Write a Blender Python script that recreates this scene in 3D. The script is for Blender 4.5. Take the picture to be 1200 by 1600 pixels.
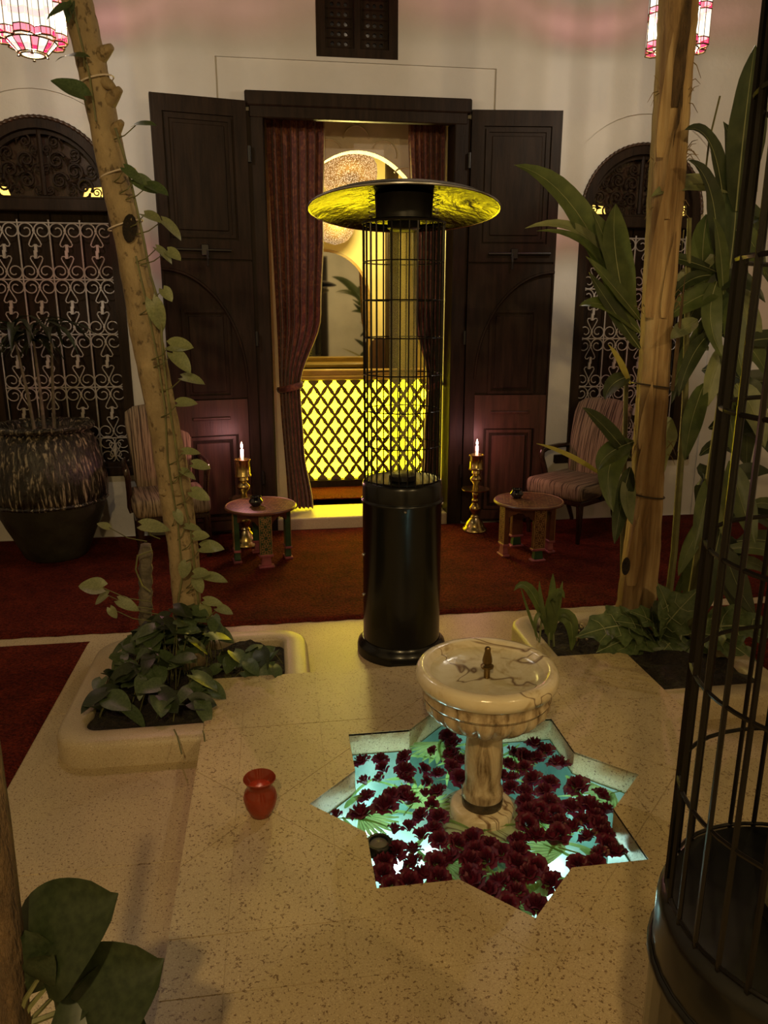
import bpy, bmesh, math, random
from mathutils import Vector, Matrix, Quaternion
random.seed(7)
PI = math.pi
sc = bpy.context.scene
for o in list(bpy.data.objects):
    bpy.data.objects.remove(o)
COL = sc.collection

# ---------------------------------------------------------------- camera, world, exposure
F, PITCH, YAW, CAMZ = 1180.0, math.radians(14.7), math.radians(8.2), 1.6
cd = bpy.data.cameras.new('camera')
cd.sensor_fit = 'AUTO'; cd.sensor_width = 36.0; cd.lens = 36.0 * F / 1600.0
cd.clip_start = 0.03; cd.clip_end = 100
cam = bpy.data.objects.new('camera', cd); COL.objects.link(cam)
cam.location = (0, 0, CAMZ); cam.rotation_euler = (PI / 2 - PITCH, 0, -YAW)
sc.camera = cam
w = bpy.data.worlds.new('night'); sc.world = w; w.use_nodes = True
w.node_tree.nodes['Background'].inputs[0].default_value = (0.55, 0.5, 0.5, 1)
w.node_tree.nodes['Background'].inputs[1].default_value = 0.012
sc.view_settings.view_transform = 'Standard'; sc.view_settings.look = 'None'
sc.view_settings.exposure = 0.0; sc.view_settings.gamma = 1.0
sc.view_settings.use_curve_mapping = False

LANTERN_FAR, LANTERN_NEAR = 56.0, 165.0          # watts of the hanging lanterns; the near pair is added, out of view
PENDANT_W, CANDLE_W, POOL_W, BAR_E = 80.0, 5.5, 1.3, 16.0


def ray(x, y):
    u = (x - 600) / F; v = (800 - y) / F
    fy = math.cos(PITCH) + v * math.sin(PITCH); fz = -math.sin(PITCH) + v * math.cos(PITCH)
    return Vector((u * math.cos(YAW) + fy * math.sin(YAW), -u * math.sin(YAW) + fy * math.cos(YAW), fz))
def on_z(x, y, z=0.0):
    r = ray(x, y); t = (z - CAMZ) / r.z
    return Vector((0, 0, CAMZ)) + r * t
def on_y(x, y, Y):
    r = ray(x, y)
    return Vector((0, 0, CAMZ)) + r * (Y / r.y)
IMG_R = Vector((math.cos(YAW), -math.sin(YAW), 0))
IMG_U = Vector((0, 0, 1))
IMG_B = Vector((-math.sin(YAW), -math.cos(YAW), 0))

# ---------------------------------------------------------------- materials
MATS = {}
def nodes(name):
    m = bpy.data.materials.new(name); m.use_nodes = True
    nt = m.node_tree; b = nt.nodes['Principled BSDF']
    MATS[name] = m
    return m, nt, b
def texco(nt, scale=(1, 1, 1), kind='Object'):
    t = nt.nodes.new('ShaderNodeTexCoord'); mp = nt.nodes.new('ShaderNodeMapping')
    mp.inputs['Scale'].default_value = scale
    nt.links.new(t.outputs[kind], mp.inputs['Vector'])
    return mp.outputs[0]
def noise(nt, vec, scale, detail=4, rough=.55, dist=0):
    n = nt.nodes.new('ShaderNodeTexNoise')
    n.inputs['Scale'].default_value = scale; n.inputs['Detail'].default_value = detail
    n.inputs['Roughness'].default_value = rough; n.inputs['Distortion'].default_value = dist
    nt.links.new(vec, n.inputs['Vector'])
    return n.outputs['Fac']
def ramp(nt, fac, stops):
    r = nt.nodes.new('ShaderNodeValToRGB'); e = r.color_ramp.elements
    while len(e) < len(stops): e.new(0.5)
    for el, (p, c) in zip(e, stops):
        el.position = p; el.color = (c[0], c[1], c[2], 1)
    nt.links.new(fac, r.inputs[0])
    return r.outputs[0]
def mixc(nt, fac, a, b, mode='MIX'):
    n = nt.nodes.new('ShaderNodeMix'); n.data_type = 'RGBA'; n.blend_type = mode
    for s, v in ((0, fac), (6, a), (7, b)):
        if isinstance(v, (int, float)): n.inputs[s].default_value = v
        elif isinstance(v, tuple): n.inputs[s].default_value = (*v[:3], 1)
        else: nt.links.new(v, n.inputs[s])
    return n.outputs[2]
def bump(nt, b, fac, strength=.3, dist=.01):
    n = nt.nodes.new('ShaderNodeBump'); n.inputs['Strength'].default_value = strength
    n.inputs['Distance'].default_value = dist
    nt.links.new(fac, n.inputs['Height']); nt.links.new(n.outputs[0], b.inputs['Normal'])
def plain(name, col, rough=.5, metal=0, var=.25, vscale=6, stretch=(1, 1, 1), bmp=None, spec=.5, sheen=0, coat=0):
    m, nt, b = nodes(name)
    v = texco(nt, stretch)
    f = noise(nt, v, vscale)
    d = tuple(c * (1 - var) for c in col); l = tuple(min(1, c * (1 + var)) for c in col)
    nt.links.new(ramp(nt, f, [(.3, d), (.7, l)]), b.inputs['Base Color'])
    b.inputs['Roughness'].default_value = rough; b.inputs['Metallic'].default_value = metal
    b.inputs['Specular IOR Level'].default_value = spec
    if sheen: b.inputs['Sheen Weight'].default_value = sheen
    if coat: b.inputs['Coat Weight'].default_value = coat; b.inputs['Coat Roughness'].default_value = .08
    if bmp: bump(nt, b, noise(nt, texco(nt, stretch), bmp[0]), bmp[1], bmp[2] if len(bmp) > 2 else .01)
    return m
def glow(name, col, strength, var=0):
    m, nt, b = nodes(name)
    b.inputs['Base Color'].default_value = (*col, 1)
    b.inputs['Emission Color'].default_value = (*col, 1); b.inputs['Emission Strength'].default_value = strength
    return m
def pane_mat(name, col, tcol, e):
    m, nt, b = nodes(name)
    nt.nodes.remove(b)
    em = nt.nodes.new('ShaderNodeEmission'); em.inputs[0].default_value = (*col, 1); em.inputs[1].default_value = e
    tr = nt.nodes.new('ShaderNodeBsdfTransparent'); tr.inputs[0].default_value = (*tcol, 1)
    ad = nt.nodes.new('ShaderNodeAddShader')
    nt.links.new(em.outputs[0], ad.inputs[0]); nt.links.new(tr.outputs[0], ad.inputs[1])
    nt.links.new(ad.outputs[0], nt.nodes['Material Output'].inputs[0])
    return m
def clear(name, tint, ior=1.4, rough=.03, bumpscale=0, haze=None):
    m, nt, b = nodes(name)
    nt.nodes.remove(b)
    tr = nt.nodes.new('ShaderNodeBsdfTransparent'); tr.inputs[0].default_value = (*tint, 1)
    gl = nt.nodes.new('ShaderNodeBsdfGlossy'); gl.inputs['Roughness'].default_value = rough
    lw = nt.nodes.new('ShaderNodeLayerWeight'); lw.inputs[0].default_value = .5
    pw_ = nt.nodes.new('ShaderNodeMath'); pw_.operation = 'POWER'; pw_.inputs[1].default_value = 4.0
    nt.links.new(lw.outputs['Facing'], pw_.inputs[0])
    fr = nt.nodes.new('ShaderNodeMath'); fr.operation = 'MULTIPLY_ADD'; fr.inputs[1].default_value = .75; fr.inputs[2].default_value = ((ior - 1) / (ior + 1)) ** 2
    nt.links.new(pw_.outputs[0], fr.inputs[0])
    if bumpscale:
        bn = nt.nodes.new('ShaderNodeBump'); bn.inputs['Strength'].default_value = .25; bn.inputs['Distance'].default_value = .01
        nt.links.new(noise(nt, texco(nt), bumpscale), bn.inputs['Height'])
        nt.links.new(bn.outputs[0], gl.inputs['Normal'])
    mx = nt.nodes.new('ShaderNodeMixShader')
    nt.links.new(fr.outputs[0], mx.inputs[0]); nt.links.new(tr.outputs[0], mx.inputs[1]); nt.links.new(gl.outputs[0], mx.inputs[2])
    out = mx.outputs[0]
    if haze:
        df_ = nt.nodes.new('ShaderNodeBsdfTranslucent'); df_.inputs[0].default_value = (*haze[0], 1)
        m2 = nt.nodes.new('ShaderNodeMixShader'); m2.inputs[0].default_value = haze[1]
        nt.links.new(out, m2.inputs[1]); nt.links.new(df_.outputs[0], m2.inputs[2]); out = m2.outputs[0]
    nt.links.new(out, nt.nodes['Material Output'].inputs[0])
    return m

def stone(name, base, dark, light, spk=.36):
    m, nt, b = nodes(name)
    v = texco(nt, (1, 1, 1), 'Object')
    big = ramp(nt, noise(nt, v, 3.0, 5), [(.3, tuple(c * .82 for c in base)), (.72, base)])
    c1 = ramp(nt, noise(nt, v, 125, 2.5, .55), [(spk - .02, (1, 1, 1)), (spk + .03, (0, 0, 0))])
    c = mixc(nt, c1, big, dark)
    c2 = ramp(nt, noise(nt, v, 230, 2, .5), [(.62, (0, 0, 0)), (.68, (1, 1, 1))])
    c = mixc(nt, c2, c, light)
    c3 = ramp(nt, noise(nt, v, 260, 2, .5), [(.36, (.55, .55, .55)), (.41, (0, 0, 0))])
    c = mixc(nt, c3, c, dark)
    nt.links.new(c, b.inputs['Base Color'])
    b.inputs['Roughness'].default_value = .42; b.inputs['Specular IOR Level'].default_value = .35
    bump(nt, b, noise(nt, v, 110, 3), .12, .004)
    return m
stone('terrazzo', (.50, .39, .225), (.17, .105, .05), (.62, .51, .32), .375)
stone('kerb_stone', (.50, .41, .27), (.2, .13, .07), (.64, .55, .38), .30)
plain('plaster', (.56, .53, .48), .62, var=.06, vscale=2.2, bmp=(9, .25, .02), spec=.4)
plain('room_plaster', (.62, .52, .30), .7, var=.08, vscale=3, bmp=(20, .2))
plain('carved_plaster', (.58, .50, .38), .6, var=.08, vscale=6, bmp=(40, .15))
plain('dark_wood', (.018, .0098, .0055), .55, var=.45, vscale=5, stretch=(6, 6, .7), bmp=(14, .15), spec=.16)
plain('stool_and_glow_wood', (.045, .017, .011), .42, var=.45, vscale=5, stretch=(7, 7, .6), bmp=(14, .12), spec=.5)  # stool wood; on the lower doors its red paints in candle glow
plain('chair_wood', (.028, .013, .008), .22, var=.3, vscale=8, stretch=(5, 5, 1), spec=.6)
plain('white_iron', (.40, .36, .33), .5, var=.15, vscale=30, bmp=(60, .2))
plain('black_iron', (.012, .011, .010), .4, var=.2, vscale=20, metal=.3)
plain('black_enamel', (.005, .005, .0045), .27, var=.2, vscale=6, spec=.4, coat=.15)
plain('heater_wire', (.012, .010, .009), .32, metal=.6, var=.2)
plain('hood_metal', (.026, .024, .014), .24, metal=1, var=.8, vscale=7, bmp=(9, .5, .02))
plain('steel', (.55, .54, .52), .25, metal=1, var=.1)
plain('brass', (.50, .38, .15), .27, metal=1, var=.25, vscale=14, bmp=(18, .12))
plain('aged_brass', (.2, .13, .05), .35, metal=1, var=.3, vscale=14)
plain('wax', (.75, .66, .58), .5, var=.05)
plain('soil', (.018, .012, .008), .95, var=.6, vscale=40, bmp=(60, 1, .03))
plain('green_paint', (.02, .055, .022), .45, var=.35, vscale=20)
plain('pink_paint', (.28, .07, .09), .5, var=.3, vscale=18)
plain('table_red', (.10, .032, .014), .38, var=.35, vscale=12)
plain('inlay', (.34, .19, .08), .45, var=.2, vscale=30)
plain('black_glaze', (.006, .006, .009), .08, var=.1, spec=.7, coat=.5)
plain('lamp_glass', (.16, .15, .12), .25, var=.1)
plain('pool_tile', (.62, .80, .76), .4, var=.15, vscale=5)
plain('added_lining', (.10, .20, .175), .35, var=.3, vscale=7)
plain('rope_wood', (.05, .026, .015), .4, var=.3, vscale=12)
plain('plant_stem', (.12, .12, .045), .6, var=.3, vscale=15)
plain('fibre', (.22, .15, .07), .8, var=.4, vscale=20)
plain('grey_stalk', (.13, .11, .08), .8, var=.4, vscale=18, bmp=(50, .5, .02))
plain('wire_tie', (.03, .02, .012), .5, var=.1)
plain('flower_bits', (.42, .33, .2), .7, var=.3, vscale=40)
plain('pleat_pale', (.5, .52, .25), .5, var=.2, vscale=10)
plain('screen_wood', (.10, .065, .03), .55, var=.25, vscale=10)
plain('gold_wood', (.32, .2, .06), .4, var=.25, vscale=6, stretch=(1, 6, 6))
plain('shadow_glass', (.012, .010, .010), .12, var=.2, spec=.6)
plain('dim_curtain', (.22, .2, .16), .8, var=.2)
glow('bar_light', (1.0, .80, .010), BAR_E)
glow('flame', (1.0, .70, .50), 30)
glow('room_glow', (1.0, .62, .12), 2.2)
glow('pool_light', (.75, 1.0, .95), 9)
pane_mat('white_pane', (1.0, .93, .80), (.62, .60, .56), .85)
pane_mat('pink_pane', (.85, .012, .17), (.80, .42, .50), .75)
clear('tube_glass', (.80, .80, .70), 1.45, .06, 0, ((.5, .47, .3), .28))
clear('water', (.80, .95, .92), 1.33, .02, 18)
clear('clear_water', (.97, .98, .96), 1.33, .02, 30)
m, nt, b = nodes('mirror')
nt.links.new(ramp(nt, noise(nt, texco(nt), 4), [(.3, (.55, .56, .5)), (.7, (.66, .66, .6))]), b.inputs['Base Color'])
b.inputs['Metallic'].default_value = 1; b.inputs['Roughness'].default_value = .03

def leafmat(name, c1, c2, rough=.42, trans=.25):
    m, nt, b = nodes(name)
    v = texco(nt, (1, 1, 1))
    col = ramp(nt, noise(nt, v, 14, 4), [(.3, c1), (.7, c2)])
    nt.links.new(col, b.inputs['Base Color'])
    b.inputs['Roughness'].default_value = rough
    tl = nt.nodes.new('ShaderNodeBsdfTranslucent'); nt.links.new(col, tl.inputs[0])
    mx = nt.nodes.new('ShaderNodeMixShader'); mx.inputs[0].default_value = trans
    nt.links.new(b.outputs[0], mx.inputs[1]); nt.links.new(tl.outputs[0], mx.inputs[2])
    nt.links.new(mx.outputs[0], nt.nodes['Material Output'].inputs[0])
    return m
leafmat('leaf_pothos', (.045, .075, .03), (.10, .14, .06))
leafmat('leaf_pale', (.15, .175, .085), (.26, .28, .145))
leafmat('leaf_dark', (.016, .026, .010), (.038, .052, .022))
leafmat('leaf_long', (.05, .075, .024), (.105, .135, .045))
leafmat('leaf_deep', (.022, .034, .013), (.05, .065, .026))
leafmat('leaf_yellow', (.30, .27, .06), (.42, .36, .10))
leafmat('leaf_cabbage', (.055, .09, .035), (.13, .17, .07))
leafmat('leaf_vein', (.30, .33, .17), (.38, .40, .22))
leafmat('leaf_float', (.16, .30, .08), (.34, .48, .18), .4, .6)
leafmat('leaf_fan', (.22, .34, .10), (.42, .52, .22), .4, .6)
leafmat('rose_petal', (.075, .004, .016), (.16, .009, .034), .55, .22)
leafmat('rose_heart', (.045, .003, .010), (.10, .006, .022), .6, .15)
leafmat('sepal', (.05, .09, .03), (.1, .14, .05))

# striped upholstery
for nm, st in (('stripe_back', (125, 6, 3.2)), ('stripe_seat', (125, 3.0, 9))):
    m, nt, b = nodes(nm)
    f = noise(nt, texco(nt, st), 1.0, 3, .6, .3)
    nt.links.new(ramp(nt, f, [(.40, (.045, .026, .014)), (.48, (.20, .14, .082)), (.6, (.28, .205, .125))]), b.inputs['Base Color'])
    b.inputs['Roughness'].default_value = .85
    bump(nt, b, f, .35, .006)
# red rug
m, nt, b = nodes('rug_pile')
v = texco(nt)
a = ramp(nt, noise(nt, v, 5, 5), [(.3, (.095, .011, .006)), (.7, (.20, .027, .011))])
c = ramp(nt, noise(nt, v, 90, 3), [(.35, (.35, .35, .35)), (.65, (1, 1, 1))])
nt.links.new(mixc(nt, 1.0, a, c, 'MULTIPLY'), b.inputs['Base Color'])
b.inputs['Roughness'].default_value = .95; b.inputs['Specular IOR Level'].default_value = .1
bump(nt, b, noise(nt, v, 70, 3), 1.0, .03)
# velvet curtain
m, nt, b = nodes('velvet')
v = texco(nt)
f = noise(nt, v, 26, 3, .5, 1.2)
nt.links.new(ramp(nt, f, [(.40, (.075, .012, .010)), (.52, (.12, .023, .014)), (.60, (.19, .06, .024))]), b.inputs['Base Color'])
b.inputs['Roughness'].default_value = .7; b.inputs['Sheen Weight'].default_value = .3
# jar glaze
m, nt, b = nodes('jar_glaze')
v = texco(nt, (52, 52, 8))
f = noise(nt, v, 1.0, 4, .6, .4)
c = ramp(nt, f, [(.46, (.012, .010, .007)), (.56, (.045, .038, .026)), (.62, (.26, .22, .15)), (.72, (.42, .37, .26))])
nt.links.new(c, b.inputs['Base Color']); b.inputs['Roughness'].default_value = .16
bump(nt, b, f, .8, .02)
plain('bark_dark', (.085, .05, .022), .85, var=.5, vscale=6, stretch=(8, 8, 2), bmp=(18, .8, .02))
plain('jar_clay', (.030, .028, .018), .5, var=.35, vscale=9, bmp=(12, .4, .02))
# marble
m, nt, b = nodes('marble')
v = texco(nt)
f = noise(nt, v, 8, 6, .6, 1.5)
c = ramp(nt, f, [(.30, (.40, .29, .14)), (.45, (.64, .54, .35)), (.62, (.70, .61, .42))])
f2 = noise(nt, v, 3, 3, .5, 1.8)
vein = ramp(nt, f2, [(.485, (0, 0, 0)), (.50, (1, 1, 1)), (.515, (0, 0, 0))])
nt.links.new(mixc(nt, vein, c, (.16, .09, .045)), b.inputs['Base Color'])
b.inputs['Roughness'].default_value = .2; bump(nt, b, noise(nt, v, 30, 4), .2, .006)
m, nt, b = nodes('marble_wet')
f = noise(nt, v if False else texco(nt, (12, 12, 3)), 2.0, 5, .6, .6)
nt.links.new(ramp(nt, f, [(.35, (.12, .075, .035)), (.5, (.42, .32, .19)), (.65, (.58, .48, .32))]), b.inputs['Base Color'])
b.inputs['Roughness'].default_value = .14; bump(nt, b, noise(nt, texco(nt), 45, 3), .3, .006)
plain('wet_stone', (.05, .038, .022), .12, var=.5, vscale=20, bmp=(45, .5, .01))
# barks
m, nt, b = nodes('bark_peeled')
v = texco(nt, (22, 22, 1.6))
f = noise(nt, v, 1.0, 6, .62, .8)
c = ramp(nt, f, [(.30, (.10, .058, .026)), (.43, (.34, .22, .10)), (.58, (.48, .34, .17)), (.74, (.58, .46, .28))])
g = ramp(nt, noise(nt, texco(nt, (5, 5, 1.4)), 1.0, 3), [(.40, (.38, .30, .20)), (.58, (1, 1, 1))])
nt.links.new(mixc(nt, .95, c, g, 'MULTIPLY'), b.inputs['Base Color']); b.inputs['Roughness'].default_value = .75
bump(nt, b, f, .7, .02)
m, nt, b = nodes('bark_smooth')
v = texco(nt, (3, 3, 2))
c = ramp(nt, noise(nt, v, 5, 5), [(.3, (.20, .145, .075)), (.7, (.36, .275, .155))])
s = ramp(nt, noise(nt, v, 14, 3), [(.33, (.25, .2, .14)), (.42, (1, 1, 1))])
nt.links.new(mixc(nt, .8, c, s, 'MULTIPLY'), b.inputs['Base Color']); b.inputs['Roughness'].default_value = .7
bump(nt, b, noise(nt, v, 22, 4), .4, .012)
# perforated brass
m, nt, b = nodes('pierced_brass')
vo = nt.nodes.new('ShaderNodeTexVoronoi'); vo.inputs['Scale'].default_value = 105
nt.links.new(texco(nt), vo.inputs['Vector'])
r = ramp(nt, vo.outputs['Distance'], [(.34, (1, 1, 1)), (.46, (0, 0, 0))])
b.inputs['Base Color'].default_value = (.45, .28, .1, 1); b.inputs['Metallic'].default_value = .8; b.inputs['Roughness'].default_value = .4
b.inputs['Emission Color'].default_value = (1, .72, .38, 1)
mt = nt.nodes.new('ShaderNodeMath'); mt.operation = 'MULTIPLY_ADD'; mt.inputs[1].default_value = .95; mt.inputs[2].default_value = .10
nt.links.new(r, mt.inputs[0]); nt.links.new(mt.outputs[0], b.inputs['Emission Strength'])
# red candle cup
m, nt, b = nodes('red_glass')
nt.links.new(ramp(nt, noise(nt, texco(nt), 12), [(.3, (.22, .034, .014)), (.7, (.30, .05, .02))]), b.inputs['Base Color'])
b.inputs['Roughness'].default_value = .1
tl = nt.nodes.new('ShaderNodeBsdfTranslucent'); tl.inputs[0].default_value = (.5, .09, .03, 1)
mx = nt.nodes.new('ShaderNodeMixShader'); mx.inputs[0].default_value = .22
nt.links.new(b.outputs[0], mx.inputs[1]); nt.links.new(tl.outputs[0], mx.inputs[2])
nt.links.new(mx.outputs[0], nt.nodes['Material Output'].inputs[0])

# ---------------------------------------------------------------- mesh helpers
class MB:
    def __init__(s): s.v = []; s.f = []
    def add(s, vs, fs):
        o = len(s.v); s.v += [Vector(p) for p in vs]; s.f += [tuple(i + o for i in f) for f in fs]; return s
    def box(s, lo, hi, mat=None):
        x0, y0, z0 = lo; x1, y1, z1 = hi
        vs = [Vector(p) for p in ((x0, y0, z0), (x1, y0, z0), (x1, y1, z0), (x0, y1, z0), (x0, y0, z1), (x1, y0, z1), (x1, y1, z1), (x0, y1, z1))]
        if mat: vs = [mat @ p for p in vs]
        return s.add(vs, [(0, 3, 2, 1), (4, 5, 6, 7), (0, 1, 5, 4), (1, 2, 6, 5), (2, 3, 7, 6), (3, 0, 4, 7)])
    def rbox(s, lo, hi, r=.01, seg=2, mat=None):
        bm = bmesh.new(); bmesh.ops.create_cube(bm, size=1)
        for v in bm.verts:
            v.co = Vector([(a + b_) / 2 + c * (b_ - a) for a, b_, c in zip(lo, hi, v.co)])
        bmesh.ops.bevel(bm, geom=bm.edges[:], offset=r, segments=seg, affect='EDGES', profile=.5)
        bm.verts.index_update()
        vs = [(mat @ v.co if mat else v.co.copy()) for v in bm.verts]; fs = [tuple(v.index for v in f.verts) for f in bm.faces]
        bm.free(); return s.add(vs, fs)
    def lathe(s, prof, n=24, c=(0, 0, 0), cap=True, fn=None):
        c = Vector(c); vs = []; fs = []
        for i, (r, z) in enumerate(prof):
            for k in range(n):
                a = 2 * PI * k / n
                rr = r if fn is None else fn(r, z, a)
                vs.append(c + Vector((rr * math.cos(a), rr * math.sin(a), z)))
        for i in range(len(prof) - 1):
            for k in range(n):
                k2 = (k + 1) % n
                fs.append((i * n + k, i * n + k2, (i + 1) * n + k2, (i + 1) * n + k))
        if cap:
            if prof[0][0] > 1e-5: fs.append(tuple(range(n - 1, -1, -1)))
            if prof[-1][0] > 1e-5: fs.append(tuple((len(prof) - 1) * n + k for k in range(n)))
        return s.add(vs, fs)
    def tube(s, pts, r, n=6, closed=False, twist=0, sec=None, flat=1.0, cap=True):
        pts = [Vector(p) for p in pts]; m = len(pts)
        rs = r if isinstance(r, (list, tuple)) else [r] * m
        tang = []
        for i in range(m):
            if closed: t = pts[(i + 1) % m] - pts[i - 1]
            else: t = pts[min(i + 1, m - 1)] - pts[max(i - 1, 0)]
            tang.append(t.normalized() if t.length > 1e-9 else Vector((0, 0, 1)))
        up = Vector((0, 0, 1)) if abs(tang[0].z) < .9 else Vector((0, 1, 0))
        nrm = (up - tang[0] * up.dot(tang[0])).normalized()
        vs = []
        for i in range(m):
            if i:
                nrm = (nrm - tang[i] * nrm.dot(tang[i]))
                nrm = nrm.normalized() if nrm.length > 1e-6 else tang[i].orthogonal().normalized()
            bn = tang[i].cross(nrm)
            for k in range(n):
                a = 2 * PI * k / n + twist * i
                q = sec(a - twist * i) if sec else 1
                vs.append(pts[i] + (nrm * math.cos(a) * flat + bn * math.sin(a)) * rs[i] * q)
        fs = []
        for i in range(m if closed else m - 1):
            j = (i + 1) % m
            for k in range(n):
                k2 = (k + 1) % n
                fs.append((i * n + k, i * n + k2, j * n + k2, j * n + k))
        if not closed and cap:
            fs.append(tuple(range(n - 1, -1, -1))); fs.append(tuple((m - 1) * n + k for k in range(n)))
        return s.add(vs, fs)
    def grid(s, fn, nu, nv):
        vs = [fn(i / nu, j / nv) for j in range(nv + 1) for i in range(nu + 1)]
        fs = [(j * (nu + 1) + i, j * (nu + 1) + i + 1, (j + 1) * (nu + 1) + i + 1, (j + 1) * (nu + 1) + i) for j in range(nv) for i in range(nu)]
        return s.add(vs, fs)
    def xform(s, M):
        s.v = [M @ p for p in s.v]; return s
    def mesh(s, name, mat, smooth=False):
        me = bpy.data.meshes.new(name); me.from_pydata([tuple(p) for p in s.v], [], s.f); me.update()
        if smooth:
            me.polygons.foreach_set('use_smooth', [True] * len(me.polygons))
            if hasattr(me, 'set_sharp_from_angle') and smooth != 'all': me.set_sharp_from_angle(angle=math.radians(45))
        me.materials.append(MATS[mat])
        return me
    def build(s, name, mat, parent=None, smooth=False, loc=None, rot=None):
        return link(name, s.mesh(name, mat, smooth), parent, loc, rot)

def link(name, me, parent=None, loc=None, rot=None, M=None):
    o = bpy.data.objects.new(name, me); COL.objects.link(o)
    if parent: o.parent = parent
    if M is not None: o.matrix_local = M
    if loc is not None: o.location = loc
    if rot is not None: o.rotation_euler = rot
    return o
def tag(o, label=None, cat=None, group=None, kind=None):
    if label: o['label'] = label
    if cat: o['category'] = cat
    if group: o['group'] = group
    if kind: o['kind'] = kind
    return o
def thing(name, label, cat, loc=(0, 0, 0), rz=0, group=None, kind=None):
    o = bpy.data.objects.new(name, None); COL.objects.link(o)
    o.empty_display_size = .05
    o.location = loc; o.rotation_euler = (0, 0, rz)
    return tag(o, label, cat, group, kind)
def struct(o, label=None): return tag(o, label, None, None, 'structure')
def dup(o, parent=None):
    c = o.copy(); COL.objects.link(c); c.parent = parent
    for ch in list(KIDS.get(o.name, [])) or [x for x in o.children]:
        dup(ch, c)
    return c
KIDS = {}
def fill2d(loops, depth, plane='XZ', at=0.0):
    """filled 2-D outline (first loop outer, others holes), extruded by depth; XZ: from y=at towards +y; XY: from z=at up"""
    cu = bpy.data.curves.new('tmp', 'CURVE'); cu.dimensions = '2D'; cu.fill_mode = 'BOTH'; cu.extrude = depth / 2
    for lp in loops:
        sp = cu.splines.new('POLY'); sp.points.add(len(lp) - 1)
        for p, q in zip(sp.points, lp): p.co = (q[0], q[1], 0, 1)
        sp.use_cyclic_u = True
    ob = bpy.data.objects.new('tmp', cu)
    me = bpy.data.meshes.new_from_object(ob)
    mb = MB()
    if plane == 'XZ': mb.add([Vector((v.co.x, at + depth / 2 - v.co.z, v.co.y)) for v in me.vertices], [tuple(p.vertices) for p in me.polygons])
    else: mb.add([Vector((v.co.x, v.co.y, at + depth / 2 + v.co.z)) for v in me.vertices], [tuple(p.vertices) for p in me.polygons])
    bpy.data.meshes.remove(me); bpy.data.objects.remove(ob); bpy.data.curves.remove(cu)
    return mb
def rect(x0, x1, z0, z1): return [(x0, z0), (x1, z0), (x1, z1), (x0, z1)]
def arch(cx, hw, z0, zs, n=24, rise=None):
    rise = rise or hw
    return [(cx - hw, z0), (cx + hw, z0)] + [(cx + hw * math.cos(PI * i / n), zs + rise * math.sin(PI * i / n)) for i in range(n + 1)]
def circle(cx, cy, r, n=12): return [(cx + r * math.cos(2 * PI * i / n), cy + r * math.sin(2 * PI * i / n)) for i in range(n)]
def light(name, loc, watts, col, radius=.03, parent=None, kind='POINT'):
    l = bpy.data.lights.new(name, kind); l.energy = watts; l.color = col; l.shadow_soft_size = radius
    o = bpy.data.objects.new(name, l); COL.objects.link(o); o.location = loc
    if parent: o.parent = parent
    return o

# ================================================================ SETTING
WY = 5.61                                            # front of the courtyard's end wall
PX, PY = 0.615, 2.09                                 # centre of star pool, platform and fountain
def star(r, cx=PX, cy=PY):
    """eight-pointed star of two squares with half side r"""
    R = r * math.sqrt(2); ri = r / math.cos(PI / 8)
    ri = r / math.cos(PI / 8) if False else math.hypot(r, r * (math.sqrt(2) - 1))
    out = []
    for k in range(8):
        a = k * PI / 4
        out.append((cx + R * math.cos(a), cy + R * math.sin(a)))
        a += PI / 8
        out.append((cx + ri * math.cos(a), cy + ri * math.sin(a)))
    return out
def in_star(x, y, r):
    x -= PX; y -= PY
    return max(abs(x), abs(y)) < r or (abs(x) + abs(y)) / math.sqrt(2) < r
SR = .39
PLX0, PLX1, PLY0, PLY1, PLZ = -.31, 1.55, 1.13, 3.0, .10

floor = struct(fill2d([rect(-3.6, 4.83, -3.2, WY), rect(PLX0 + .05, PLX1 - .05, PLY0 + .05, PLY1 - .05)], .1, 'XY', -.1018).build('floor', 'terrazzo'), 'speckled terrazzo courtyard floor laid in slabs')
xs = [-2.25, -1.27, PLX0, .62, PLX1, 2.5, 3.45]
ys = [-.88, .08, 1.04, 2.01, 2.97, 3.80]
g = .0016
for i in range(len(xs) - 1):
    for j in range(len(ys) - 1):
        x0, x1, y0, y1 = xs[i], xs[i + 1], ys[j], ys[j + 1]
        if x0 >= PLX0 - .01 and x1 <= PLX1 + .01 and 1.0 <= y0 < 2.9: continue
        MB().rbox((x0 + g, y0 + g, -.02), (x1 - g, y1 - g, 0), .002, 1).build('slab', 'terrazzo', floor)

# raised platform with the star pool
plat = struct(fill2d([rect(PLX0, PLX1, PLY0, PLY1), star(SR)], .4385, 'XY', -.34).build('platform', 'terrazzo'), 'raised square terrazzo platform around star shaped pool')
def clip(poly, nx, ny, d):
    out = []
    for i in range(len(poly)):
        a, b_ = poly[i - 1], poly[i]
        da = a[0] * nx + a[1] * ny - d; db = b_[0] * nx + b_[1] * ny - d
        if da <= 0: out.append(a)
        if (da < 0 < db) or (db < 0 < da):
            t = da / (da - db); out.append((a[0] + (b_[0] - a[0]) * t, a[1] + (b_[1] - a[1]) * t))
    return out
J = .49; q2 = math.sqrt(.5)
lines = [(1, 0, PX - J), (1, 0, PX + J), (0, 1, PY - J), (0, 1, PY + J)]
for sx, sy in ((1, 1), (1, -1)):
    base = (PX * sx + PY * sy) * q2
    lines += [(sx * q2, sy * q2, base - J), (sx * q2, sy * q2, base + J)]
lines += [(1, 0, -.165), (0, 1, 1.425)]
polys = [rect(PLX0, PLX1, PLY0, PLY1)]
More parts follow.
